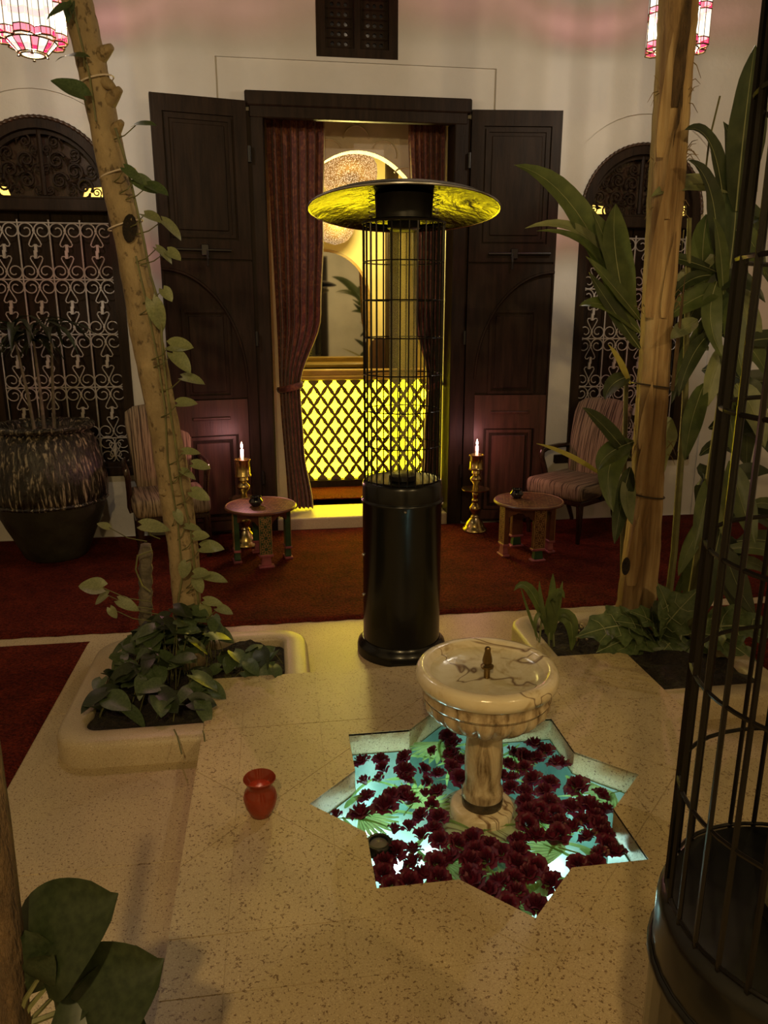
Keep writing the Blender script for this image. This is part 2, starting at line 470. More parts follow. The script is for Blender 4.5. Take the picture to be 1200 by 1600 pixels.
for nx, ny, d in lines:
    nxt = []
    for p in polys:
        for s_ in (1, -1):
            c = clip(p, nx * s_, ny * s_, d * s_)
            if len(c) > 2:
                ar = abs(sum(c[k - 1][0] * c[k][1] - c[k][0] * c[k - 1][1] for k in range(len(c)))) / 2
                if ar > 2e-4: nxt.append(c)
    polys = nxt
cut = fill2d([star(SR)], .4, 'XY', -.1).build('cutter', 'terrazzo')
tmp = []
def prism(poly, z0, z1, ins=.0012):
    cx = sum(p[0] for p in poly) / len(poly); cy = sum(p[1] for p in poly) / len(poly)
    vs = []
    for z in (z0, z1):
        for p in poly:
            d = math.hypot(p[0] - cx, p[1] - cy) or 1
            k = 1 - ins * 1.6 / d
            vs.append((cx + (p[0] - cx) * k, cy + (p[1] - cy) * k, z))
    n = len(poly)
    return MB().add(vs, [tuple(range(n - 1, -1, -1)), tuple(range(n, 2 * n))] + [(i, (i + 1) % n, n + (i + 1) % n, n + i) for i in range(n)])
for p in polys:
    if all(in_star(x, y, SR + .001) for x, y in p) and in_star(sum(a[0] for a in p) / len(p), sum(a[1] for a in p) / len(p), SR): continue
    ar = sum(p[k - 1][0] * p[k][1] - p[k][0] * p[k - 1][1] for k in range(len(p)))
    if ar < 0: p = p[::-1]
    o = prism(p, PLZ - .008, PLZ).build('slab', 'terrazzo', plat)
    md = o.modifiers.new('b', 'BOOLEAN'); md.object = cut; md.solver = 'EXACT'; md.operation = 'DIFFERENCE'
    tmp.append(o)
dg = bpy.context.evaluated_depsgraph_get(); dg.update()
for o in tmp:
    me = bpy.data.meshes.new_from_object(o.evaluated_get(dg))
    o.modifiers.clear(); o.data = me
    if len(me.polygons) == 0: bpy.data.objects.remove(o)
bpy.data.objects.remove(cut)

WATER = .02
pool = struct(fill2d([star(SR + .01)], .04, 'XY', -.30).build('pool_floor', 'pool_tile'), 'pale turquoise floor of star pool')
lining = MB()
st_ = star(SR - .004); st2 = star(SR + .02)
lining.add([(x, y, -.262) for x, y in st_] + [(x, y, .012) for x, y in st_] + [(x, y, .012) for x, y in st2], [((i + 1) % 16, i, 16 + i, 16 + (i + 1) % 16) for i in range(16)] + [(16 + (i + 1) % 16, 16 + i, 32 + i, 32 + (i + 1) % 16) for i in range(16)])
lining.build('added_lining', 'added_lining', pool)  # lining added: its dark teal dims the walls seen under water
wat = struct(MB().add([(x, y, WATER) for x, y in star(SR)], [tuple(range(16))]).build('pool_water', 'water'), 'clear pool water lit from below')
for (px, py, pw) in ((570, 1215, .8), (625, 1240, .7), (575, 1300, .8), (615, 1352, 1.2), (690, 1345, 1.1), (780, 1345, .8), (850, 1350, 1.0), (840, 1400, .6), (690, 1175, .5)):
    p = on_z(px, py, -.26)
    t = tag(MB().lathe([(.03, 0), (.03, .012), (.024, .018), (0, .018)], 16).build('pool_lamp', 'pool_light', loc=(p.x, p.y, -.26), smooth=True),
            'small round submerged lamp on the pool floor', 'lamp', 'submerged pool lamps')
    light('pool_glow', (0, 0, .055), POOL_W * pw, (.72, 1.0, .93), .04, t)

# end wall with door opening, two arched windows and a small upper window
LW = (-1.459, .465, .50, 2.36)                       # centre, half width, sill, spring
RW = (2.721, .465, .50, 2.315)
UW = (.36, .895, 3.25, 4.05)
DO = (-.03, 1.32, .0, 3.0)
holes = [arch(*LW), arch(*RW), rect(*UW), rect(*DO)]
wb = fill2d([rect(-3.6, 4.83, -.05, 5.2)] + holes, .34, 'XZ', WY)
relief = fill2d([rect(-3.6, 4.83, 0, 5.2), rect(*UW), rect(-.305, 1.585, .004, 3.22), arch(LW[0], .64, .004, 2.35), arch(RW[0], .64, .004, 2.34)], .018, 'XZ', WY - .018)
wb.add(relief.v, relief.f)
wall_back = struct(wb.build('wall_back', 'plaster'), 'cream plastered courtyard end wall with shallow arched recesses')
struct(MB().box((-3.9, -3.2, -.05), (-3.6, WY + .3, 5.2)).build('wall_left', 'plaster'), 'plain plastered side wall of the courtyard, west')
struct(MB().box((4.83, -3.2, -.05), (5.1, WY + .3, 5.2)).build('wall_right', 'plaster'), 'plain plastered side wall of the courtyard, east')
wf = fill2d([rect(-3.9, 5.1, -.05, 5.2), rect(-.1, 1.33, 0, 2.9)], .2, 'XZ', -3.4)
struct(wf.build('wall_front', 'plaster'), 'plastered courtyard wall opposite the lit doorway')
struct(MB().box((-.2, -3.5, -.02), (1.43, -3.42, 3.0)).build('door_3', 'dark_wood'), 'closed dark wooden door in the opposite wall')

# door frame and threshold
tr = MB()
tr.rbox((-.125, WY - .06, 2.93), (1.41, WY + .2, 3.02), .008, 1).rbox((-.10, WY - .045, 2.86), (1.385, WY + .01, 2.935), .006, 1)
trim = struct(tr.build('trim_1', 'dark_wood'), 'dark wooden door frame with moulded lintel')
for x0, x1 in ((-.125, -.01), (1.30, 1.412)):
    MB().rbox((x0, WY - .04, 0), (x1, WY + .2, 2.9), .006, 1).build('jamb', 'dark_wood', trim)
MB().rbox((-.028, WY + .19, .1), (-.004, WY + .345, 3.0), .004, 1).build('lining', 'dark_wood', trim)
struct(MB().rbox((-.01, WY - .05, 0), (1.30, WY + .5, .10), .012, 2).build('trim_2', 'kerb_stone'), 'pale stone threshold step of the doorway')

# door leaves
def door_leaf(name, label, hinge, outer, mirror):
    hx = Vector((hinge[0], hinge[1], 0)); ox = Vector((outer[0], outer[1], 0))
    W_ = (ox - hx).length; ang = math.atan2((ox - hx).y, (ox - hx).x)
    t = thing(name, label, None, (hinge[0], hinge[1], 0.03), ang, kind='structure')
    s = -1 if mirror else 1       # local +x runs from the hinge to the outer edge; s*y points at the courtyard
    # facing: local y sign that looks at the camera side (world -y)
    f = -1 if math.cos(ang) > 0 else 1
    H = 2.92
    def L(mb, name, mat, parent=t, smooth=False):
        if f == 1: mb.v = [Vector((p.x, -p.y, p.z)) for p in mb.v]; mb.f = [tuple(reversed(q)) for q in mb.f]
        return mb.build(name, mat, parent, smooth)
    # board behind (y 0 .. .03 away from the camera), frame proud towards -y
    L(MB().box((0, 0, 0), (W_, .03, H)), 'leaf_board', 'dark_wood')
    m_ = .085
    n = 20
    zt, zb = 1.86, 1.10           # arch from outer edge (top) to hinge stile (bottom)
    arc = [(W_ - (W_ - .07) * math.sin(PI / 2 * i / n), zb + (zt - zb) * math.cos(PI / 2 * i / n)) for i in range(n + 1)]
    fr = fill2d([rect(0, W_, 1.93, H), rect(m_, W_ - .07, 2.05, H - .10)], .018, 'XZ', -.018)
    L(fr, 'upper_frame', 'dark_wood')
    L(fill2d([[(0, 0), (.07, 0)] + [(.07, zb)] + arc[::-1][1:] + [(W_, 1.915), (0, 1.915)]], .016, 'XZ', -.016), 'arch_surround', 'dark_wood')
    L(MB().tube([(x, -.018, z) for x, z in arc], .011, 6), 'arch_moulding', 'dark_wood', smooth=True)
    for (x0, x1, z0, z1, nm) in ((m_ + .015, W_ - .085, 2.065, H - .115, 'upper_panel'), (.17, W_ - .11, .99, 1.60, 'middle_panel'), (.17, W_ - .11, .10, .72, 'lower_panel')):
        lp = []
        mb = fill2d([rect(x0, x1, z0, z1), rect(x0 + .022, x1 - .022, z0 + .022, z1 - .022)], .012, 'XZ', -.012)
        mb.rbox((x0 + .045, -.008, z0 + .045), (x1 - .045, 0, z1 - .045), .004, 1)
        L(mb, nm, 'stool_and_glow_wood' if nm == 'lower_panel' else 'dark_wood')  # redder lower panel carries the candle glow in its colour
    mb = fill2d([rect(.075, W_, .02, .98), rect(.15, W_ - .09, .09, .73)], .012, 'XZ', -.012)
    L(mb, 'lower_frame', 'stool_and_glow_wood')
    L(MB().rbox((.2, -.022, .84), (W_ - .14, -.012, .86), .004, 1), 'rail_moulding', 'stool_and_glow_wood')
    bo = L(MB().tube([(.14, -.035, 1.985), (W_ - .04, -.035, 1.985)], .009, 8), 'bolt', 'black_iron', smooth=True)
    L(MB().rbox((W_ * .48, -.045, 1.95), (W_ * .48 + .05, -.018, 2.02), .004, 1), 'bolt_keeper', 'black_iron', bo)
    L(MB().tube([(W_ * .5, -.04, 1.985), (W_ * .5, -.045, 1.93), (W_ * .5, -.04, 1.88)], .008, 6), 'bolt_handle', 'black_iron', bo)
    for z in (.4, 1.4, 2.6):
        L(MB().tube([(-.012, -.01, z - .05), (-.012, -.01, z + .05)], .012, 8), 'hinge', 'black_iron', smooth=True)
    L(MB().box((W_ - .012, -.02, 0), (W_, .034, H)), 'edge_strip', 'dark_wood')
    return t
door_leaf('door_1', 'dark panelled door leaf folded open beside the arched window with potted palm', (-.122, 5.55), (-.716, 5.43), True)
door_leaf('door_2', 'dark panelled door leaf folded open beside the leaning trunk and low chair', (1.412, 5.56), (2.035, 5.495), False)

# ---------------------------------------------------------------- arched windows with iron grilles
def scroll_motif(w_, h_):
    mb = MB(); r = w_ / 4 - .002; cx, cz = w_ / 4, h_ / 2 - r - .002
    pts = []
    N = 26
    for i in range(N + 1):
        th = -PI * 1.75 + (PI * 2.75) * i / N
        k = min(1, max(0, (th + PI * 1.75) / (PI * 1.75)))
        rr = .014 + (r - .014) * (k ** 1.1)
        pts.append((cx + rr * math.cos(th), cz + rr * math.sin(th)))
    pts += [(.004, cz - .016), (.016, cz - .040), (.033, cz - .070), (.040, cz - .088), (.034, cz - .100), (.020, cz - .102), (.009, cz - .092)]
    for sx in (1, -1):
        for sz in (1, -1):
            mb.tube([(sx * x, 0, sz * z) for x, z in pts], .0042, 4, cap=False)
    mb.box((-.006, -.008, -.005), (.012, .008, .046)); mb.box((-.012, -.009, -.046), (.006, .009, .006))
    for sz in (1, -1): mb.box((-.007, -.007, sz * cz - .006), (.007, .007, sz * cz + .006))
    return mb.mesh('scroll', 'white_iron', True)
def carved_scroll(r, flip):
    mb = MB(); N = 18; pts = []; rad = []
    for i in range(N + 1):
        t = i / N; th = t * PI * 2.9; rr = r * (1 - .82 * t)
        pts.append((flip * rr * math.cos(th), 0, rr * math.sin(th))); rad.append(r * (.17 - .03 * t))
    rad[-1] = r * .26
    mb.tube(pts, rad, 5, flat=1.3)
    # leaf lobe
    mb.tube([(flip * r * .95, 0, -.1 * r), (flip * r * 1.2, -.004, -.55 * r), (flip * r * .8, 0, -1.05 * r)], [r * .12, r * .26, r * .05], 5)
    return mb.mesh('scroll', 'dark_wood', True)
CS = {(a, f): carved_scroll(a, f) for a in (.030, .042, .056) for f in (1, -1)}
def arched_window(name, label, P, seed):
    cx, hw, z0, zs = P
    t = thing(name, label, None, (cx, WY, 0), 0, kind='structure')
    L = lambda x: x
    fo = arch(0, hw, z0, zs); fi = arch(0, hw - .065, z0 + .06, zs)
    fr = fill2d([fo, fi], .10, 'XZ', -.02).build('window_frame', 'dark_wood', t)
    n = 40
    pts = [(hw * 1.0 * math.cos(PI * i / n), -.022, zs + hw * math.sin(PI * i / n)) for i in range(n + 1)]
    pts2 = []
    for i in range(len(pts) - 1):
        for k in range(4):
            a, b_ = Vector(pts[i]), Vector(pts[i + 1]); pts2.append(a.lerp(b_, k / 4))
    MB().tube(pts2, .012, 8, twist=.8, sec=lambda a: 1 + .18 * math.cos(2 * a)).build('rope_moulding', 'rope_wood', t, 'all')
    MB().rbox((-hw + .03, -.012, zs - .10), (hw - .03, .08, zs - .02), .006, 1).build('transom', 'dark_wood', t)
    MB().rbox((-hw - .10, -.03, z0 - .035), (hw + .10, .05, z0 + .03), .006, 1).build('sill', 'dark_wood', t)
    # closed boards behind the grille
    for k in range(4):
        w4 = (2 * hw - .12) / 4; x0 = -hw + .06 + k * w4
        MB().rbox((x0 + .002, .10, z0 + .05), (x0 + w4 - .002, .125, zs - .05), .004, 1).build('shutter_board', 'dark_wood', t)
    # tympanum: carved scrolls in front of a board, glowing sheets in its lower corners stand in for the lit room
    R = hw - .065
    ty = fill2d([arch(0, R - .001, zs - .03, zs, 24), arch(0, R - .028, zs - .005, zs, 24)], .03, 'XZ', .02).build('tympanum', 'dark_wood', t)
    bd = [(-R * .55, zs - .03), (R * .55, zs - .03), (R * .62, zs + .055), (R * .98, zs + .07)] + [(R * math.cos(PI * (i + 2) / 24), zs + R * math.sin(PI * (i + 2) / 24)) for i in range(21)] + [(-R * .98, zs + .07), (-R * .62, zs + .055)]
    fill2d([bd], .015, 'XZ', .085).build('backing_board', 'chair_wood', t)
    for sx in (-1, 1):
        MB().box((min(sx * R * .5, sx * R), .11, zs - .03), (max(sx * R * .5, sx * R), .115, zs + .10)).build('room_glow_pane', 'room_glow', t)  # emissive sheet painted as light from the room behind
    rnd = random.Random(seed); placed = []
    for rr in (.056, .042, .030, .030):
        for tr_ in range(260):
            x = rnd.uniform(.0, R); z = rnd.uniform(0, R)
            if x * x + z * z > (R - .02 - rr * .8) ** 2 or x < rr * .9 or z < rr * .55: continue
            if any((x - a) ** 2 + (z - b_) ** 2 < ((rr + c) * .93) ** 2 for a, b_, c in placed): continue
            placed.append((x, z, rr))
    for (x, z, rr) in placed:
        for sx in (1, -1):
            rot = rnd.uniform(-.6, 2.2)
            o = link('scroll', CS[(rr, sx)], ty, (sx * x, .035, zs + z), (0, sx * rot, 0))
    MB().tube([(0, .03, zs), (0, .03, zs + R)], .016, 6).build('centre_stem', 'dark_wood', ty)
    # iron grille
    gw = (2 * hw - .13) / 4; top = zs - .17; rows = 4; gh = .365
    gr = MB().tube([(-2 * gw, .045, top), (2 * gw, .045, top)], .005, 4).build('iron_grille', 'white_iron', t)
    zb = z0 + .06
    for k in range(-2, 3):
        MB().tube([(k * gw, .045, zb), (k * gw, .045, top + .02)], .0055, 4).build('grille_bar', 'white_iron', gr)
    me = scroll_motif(gw, gh)
    for r_ in range(rows + 1):
        zc = top - gh * (r_ + .5)
        zline = top - gh * (r_ + 1)
        if zline > zb:
            MB().tube([(-2 * gw - .02, .045, zline), (2 * gw + .02, .045, zline)], .005, 4).build('grille_bar', 'white_iron', gr)
        if r_ < rows:
            for k in range(4): link('scroll', me, gr, ((k - 1.5) * gw, .045, zc))
        elif zline < zb:
            hh = zline + gh - zb
            me2 = scroll_motif(gw, max(hh, .2))
            for k in range(4): link('scroll', me2, gr, ((k - 1.5) * gw, .045, zb + hh / 2))
    return t
arched_window('window_1', 'arched window with white scrolled iron grille behind the glazed jar', LW, 3)
arched_window('window_2', 'arched window with white scrolled iron grille behind the peeled trunk', RW, 11)

# small upper window with pierced shutters
t = thing('window_3', 'small dark wooden window with pierced shutters high above the door', None, ((UW[0] + UW[1]) / 2, WY, UW[2]), 0, kind='structure')
hw = (UW[1] - UW[0]) / 2; hh = UW[3] - UW[2]
fill2d([rect(-hw - .005, hw + .005, -.005, hh), rect(-hw + .055, hw - .055, .05, hh - .05)], .09, 'XZ', -.02).build('window_frame', 'dark_wood', t)
MB().rbox((-.022, -.015, .04), (.022, .04, hh - .04), .004, 1).build('meeting_stile', 'dark_wood', t)
for sx in (-1, 1):
    x0, x1 = (sx * .02, sx * (hw - .05)) if sx > 0 else (-(hw - .05), -.02)
    cxs = (x0 + x1) / 2
    loops = [rect(x0, x1, .045, hh - .045)]
    for r_ in range(11):
        for k in (-1, 0, 1):
            cz = .085 + r_ * .0575
            loops.append(circle(cxs + k * .045, cz, .0135, 8))
    sh = fill2d(loops, .02, 'XZ', .012).build('shutter', 'dark_wood', t)
    for r_ in range(12):
        MB().tube([(x0 + .02, .005, .057 + r_ * .0575), (x1 - .02, .005, .057 + r_ * .0575)], .004, 4).build('spindle', 'dark_wood', sh)
MB().box((-hw + .04, .10, .03), (hw - .04, .11, hh - .03)).build('curtain_lining', 'dim_curtain', t)
light('lining_fill', (0, .07, hh * .22), .3, (1, .85, .7), .02, t)  # added light that brightens the lining behind the shutter holes

# ---------------------------------------------------------------- the lit room behind the door
RZ = .10
struct(MB().box((-1.2, WY + .34, -.05), (2.9, 7.95, RZ)).build('floor_room', 'kerb_stone'), 'pale stone floor of the lit room')
struct(MB().box((-1.2, 7.65, RZ), (2.9, 7.85, 3.5)).build('wall_room_back', 'room_plaster'), 'cream wall behind the bar')
struct(MB().box((-1.3, WY + .34, RZ), (-1.1, 7.85, 3.5)).build('wall_room_left', 'room_plaster'), 'cream side wall of the bar room by the mirror')
struct(MB().box((2.0, WY + .34, RZ), (2.2, 7.85, 3.5)).build('wall_room_right', 'room_plaster'), 'cream side wall of the bar room by the column')
struct(MB().box((-1.3, WY + .34, 3.45), (2.9, 7.85, 3.6)).build('ceiling', 'room_plaster'), 'cream ceiling of the bar room')
ell = [(.08, RZ), (1.28, RZ)] + [(.68 + .6 * math.cos(PI * i / 30), 1.92 + .85 * math.sin(PI * i / 30)) for i in range(31)]
aw = struct(fill2d([rect(-1.1, 2.0, RZ, 3.45), ell], .12, 'XZ', 6.05).build('wall_inner_arch', 'carved_plaster'), 'carved plaster arch just inside the doorway')
# scalloped relief
sc_c = [(-.36, .62), (-.20, .80), (0, .895), (.20, .80), (.36, .62)]
mb_list = []
for (dx, dz) in sc_c:
    c = Vector((.665 + dx, 6.045, 1.945 + dz)); rad = .095
    a0, a1 = (math.radians(5), math.radians(175))
    tilt = -dx * 1.6
    MB().tube([(c.x + rad * math.cos(a0 + (a1 - a0) * i / 14 + tilt), 6.045, c.z + rad * math.sin(a0 + (a1 - a0) * i / 14 + tilt)) for i in range(15)], .007, 6).build('scallop', 'carved_plaster', aw, True)
MB().tube([(.665 + .045 * math.cos(2 * PI * i / 18), 6.045, 2.985 + .05 * math.sin(2 * PI * i / 18)) for i in range(18)], .007, 6, closed=True).build('scallop_loop', 'carved_plaster', aw, True)
# dark column and curtain post inside
struct(MB().rbox((1.06, 7.2, RZ), (1.17, 7.3, 3.45), .01, 2).build('trim_3', 'dark_wood'), 'dark wooden post behind the bar')
# rug in the room
tag(MB().rbox((.0, 6.12, RZ), (1.30, 6.56, RZ + .012), .005, 1).build('rug', 'rug_pile'), 'small red rug lying in front of the backlit bar', 'rug')
# bar
bt = thing('bar_counter', 'bar counter with glowing yellow lattice front seen through the doorway', 'bar', (.70, 6.6, RZ))
MB().rbox((-.85, .06, 0), (.85, .5, .94), .01, 1).build('body', 'gold_wood', bt)
MB().rbox((-.87, -.03, .0), (.87, .06, .07), .006, 1).build('plinth', 'dark_wood', bt)
MB().box((-.83, .03, .075), (.83, .045, .94)).build('light_panel', 'bar_light', bt)
pw, ph = .121, .087
loops = [rect(-.85, .85, .07, .95)]
def quat(cx, cz, a, b_):
    out = []
    for k in range(4):
        th = k * PI / 2
        tipx, tipz = cx + a * math.cos(th), cz + b_ * math.sin(th)
        out.append((tipx, tipz))
        for d in (.2, .38, .5, .62, .8):
            ph_ = th + d * PI / 2
            rr = .74 - .16 * math.cos((d - .5) * 2 * PI) * (-1)
            rr = {.2: .70, .38: .63, .5: .53, .62: .63, .8: .70}[d]
            out.append((cx + a * rr * math.cos(ph_), cz + b_ * rr * math.sin(ph_)))
    return out
for r_ in range(10):
    for k in range(-7, 8):
        cx = k * pw + (pw / 2 if r_ % 2 else 0); cz = .115 + r_ * ph
        if abs(cx) > .78: continue
        loops.append(quat(cx, cz, .047, .066))
fill2d(loops, .014, 'XZ', .0).build('lattice_screen', 'screen_wood', bt)
MB().rbox((-.90, -.05, .95), (.90, .55, .985), .008, 2).build('counter_top', 'gold_wood', bt)
MB().rbox((-.87, -.035, .985), (.87, .10, 1.035), .008, 2).build('rail', 'gold_wood', bt)
# mirror
mi = thing('arched_mirror', 'arched wall mirror above the bar reflecting the courtyard', 'mirror', (.51, 7.63, 1.05))
fill2d([arch(0, .43, 0, .70, 24)], .01, 'XZ', 0).build('mirror_glass', 'mirror', mi)
fill2d([arch(0, .45, -.02, .70, 24), arch(0, .425, .005, .70, 24)], .02, 'XZ', -.005).build('mirror_frame', 'gold_wood', mi)
# stool behind bar
st = thing('bar_stool', 'dark round backed bar stool standing behind the bar', 'stool', (1.03, 7.32, RZ))
fill2d([arch(0, .10, .86, 1.18, 16)], .04, 'XZ', .08).build('backrest', 'stool_and_glow_wood', st)
MB().rbox((-.17, -.17, .80), (.17, .17, .87), .02, 2).build('seat', 'stool_and_glow_wood', st)
for sx in (-1, 1):
    for sy in (-1, 1): MB().tube([(sx * .17, sy * .17, 0), (sx * .13, sy * .13, .8)], .016, 6).build('leg', 'dark_wood', st)
# pendants
def pendant(label, loc, r, h):
    t = thing('pendant_lantern', label, 'lantern', loc, 0)
    prof = [(.02, 0)] + [(r * math.sin(PI * (.08 + .80 * i / 12)) ** .8, h * i / 12) for i in range(13)]
    prof = [(0.0, 0)] + [(r * math.sqrt(max(0, 1 - (1 - i / 7) ** 2)), h * .55 * i / 7) for i in range(1, 8)] + [(r * .98, h * .7), (r * .8, h * .88), (r * .4, h)]
    MB().lathe(prof, 28).build('pierced_shade', 'pierced_brass', t, True)
    MB().lathe([(r * .4, h), (r * .2, h + .05), (.012, h + .08)], 16).build('cap', 'aged_brass', t, True)
    MB().tube([(0, 0, h + .07), (0, 0, 3.46 - loc[2])], .006, 6).build('chain', 'aged_brass', t)
    return t
pt = pendant('large pierced brass pendant lantern glowing under the carved arch', (.68, 6.75, 2.50), .235, .42)
light('pendant_light', (0, -.05, -.10), PENDANT_W, (1, .80, .22), .10, pt)
pendant('smaller dim pierced pendant lantern hanging above the arched mirror', (.60, 7.3, 2.21), .18, .33)

# curtains
def curtain(label, xl, xr, phase, tie):
    """xl, xr: lists of (z, x)"""
    def ip(tab, z):
        for (z0, x0), (z1, x1) in zip(tab, tab[1:]):
            if z0 >= z >= z1:
                k = (z0 - z) / (z0 - z1); k = k * k * (3 - 2 * k) if True else k
                return x0 + (x1 - x0) * k
        return tab[-1][1]
    zt, zb_ = xl[0][0], xl[-1][0]
    t = thing('curtain', label, 'curtain', ((xl[0][1] + xr[0][1]) / 2, WY + .22, RZ))
    ox = t.location.x; oy = WY + .22
    def fn(u, v):
        z = zt + (zb_ - zt) * v; a, b_ = ip(xl, z), ip(xr, z); wd = b_ - a
        fold = .026 * math.sin(u * 2 * PI * 6 + phase + .5 * math.sin(v * 3)) + .012 * math.sin(u * 2 * PI * 13 + 1.3 + v)
        pin = 1.0 if v > .03 else .5
        return Vector((a + wd * u - ox, fold * pin, z - RZ))
    MB().grid(fn, 72, 40).build('cloth', 'velvet', t, 'all')
    a, b_ = ip(xl, tie), ip(xr, tie)
    MB().tube([((a + b_) / 2 - ox + (b_ - a) * .56 * math.cos(th), .058 * math.sin(th), tie - RZ + .02 * math.cos(th)) for th in [2 * PI * i / 24 for i in range(24)]], .014, 6, closed=True, flat=1.8).build('tieback', 'velvet', t, True)
    MB().tube([(xl[0][1] - ox - .02, 0, zt - RZ - .015), (xr[0][1] - ox + .02, 0, zt - RZ - .015)], .012, 8).build('curtain_rod', 'dark_wood', t)
    return t
curtain('red patterned velvet curtain tied back beside the door leaf with bolt', [(2.955, .01), (1.1, .04), (.112, .075)], [(2.955, .42), (2.2, .40), (1.6, .37), (1.06, .20), (.6, .215), (.112, .275)], 0, 1.06)
curtain('red patterned velvet curtain tied back behind the patio heater', [(2.955, 1.02), (2.2, 1.05), (1.6, 1.07), (1.06, 1.18), (.6, 1.16), (.112, 1.13)], [(2.955, 1.29), (1.1, 1.285), (.112, 1.28)], 1.1, 1.06)

# ================================================================ PLANTERS
def kerb_sweep(path, name, parent, mirror):
    """rounded kerb section along a plan path, left side inner"""
    sec = [(-.055, 0), (-.057, .07), (-.050, .090), (-.035, .10), (.035, .10), (.050, .094), (.055, .08), (.055, 0)]
    mb = MB(); vs = []; n = len(path)
    for i, p in enumerate(path):
        a, b_ = Vector(path[max(0, i - 1)]), Vector(path[min(n - 1, i + 1)])
        d = (b_ - a).normalized(); nr = Vector((-d.y, d.x))
        for (s_, z) in sec: vs.append((p[0] + nr.x * s_, p[1] + nr.y * s_, z))
    m_ = len(sec); fs = []
    for i in range(n - 1):
        for k in range(m_ - 1):
            fs.append((i * m_ + k, i * m_ + k + 1, (i + 1) * m_ + k + 1, (i + 1) * m_ + k))
    mb.add(vs, fs)
    return mb
def planter(label, mirror, loc_y=0, flipy=False):
    fx = (lambda x: 2 * PX + .01 - x) if mirror else (lambda x: x)
    def rc(cx, cy, r, a0, a1, n=6): return [(cx + r * math.cos(math.radians(a0 + (a1 - a0) * i / n)), cy + r * math.sin(math.radians(a0 + (a1 - a0) * i / n))) for i in range(n + 1)]
    path = [(.055, PLY1 - .002)] + rc(-.045, 3.345, .10, 0, 90) + rc(-.70, 3.345, .10, 90, 180) + rc(-.70, 2.70, .10, 180, 270) + [(PLX0 + .002, 2.60)]
    path = [(fx(x), y) for x, y in path]
    t = thing('planter', label, 'planter', (0, 0, 0))
    mb = kerb_sweep(path, 'kerb', t, mirror)
    mb.build('kerb', 'kerb_stone', t, 'all')
    rnd = random.Random(5)
    so = MB()
    def patch(x0, x1, y0, y1, nx, ny):
        def fn(u, v):
            x, y = x0 + (x1 - x0) * u, y0 + (y1 - y0) * v
            return Vector((fx(x), y, .070 + .012 * math.sin(x * 23 + y * 9) + .01 * math.sin(y * 31 - x * 17) + rnd.uniform(-.006, .006)))
        so.grid(fn, nx, ny)
    patch(-.78, PLX0 + .001, 2.62, 3.42, 16, 28); patch(PLX0, .04, PLY1 - .001, 3.42, 14, 14)
    so.build('soil', 'soil', t)
    return t
planter('rounded stone planter of dark soil holding the vine covered trunk', False)
planter('rounded stone planter of dark soil holding the peeled trunk and broad leaves', True)
# planter at the feet of the near plant
t = thing('planter', 'low stone planter holding the dark large leaved plant', 'planter', (-.65, .72, 0))
fill2d([rect(-.30, .30, -.35, .35), rect(-.22, .22, -.27, .27)], .10, 'XY', 0).build('kerb', 'kerb_stone', t)
MB().box((-.22, -.27, 0), (.22, .27, .075)).build('soil', 'soil', t)

# ================================================================ RUGS
def rug(label, x0, x1, y0, y1):
    def fn(u, v):
        x, y = x0 + (x1 - x0) * u, y0 + (y1 - y0) * v
        e = .006 * math.sin(x * 40) * math.sin(x * 17 + 2)
        edge = min(u * (x1 - x0), (1 - u) * (x1 - x0), v * (y1 - y0), (1 - v) * (y1 - y0))
        return Vector((x + (e if v in (0, 1) else 0), y + (e if v in (0, 1) else 0), .002 + .014 * min(1, edge / .03)))
    mb = MB().grid(fn, int((x1 - x0) / .028), max(10, int((y1 - y0) / .028)))
    return tag(mb.build('rug', 'rug_pile', smooth='all'), label, 'rug')
rug('long dark red rug lying along the wall under tables and chairs', -2.6, 3.9, 3.785, 5.575)
rug('dark red rug running beside the planter of the vine covered trunk', -2.2, -.97, .6, 3.69)
rug('dark red rug running beside the planter of the peeled trunk', 2.22, 3.4, .6, 3.69)
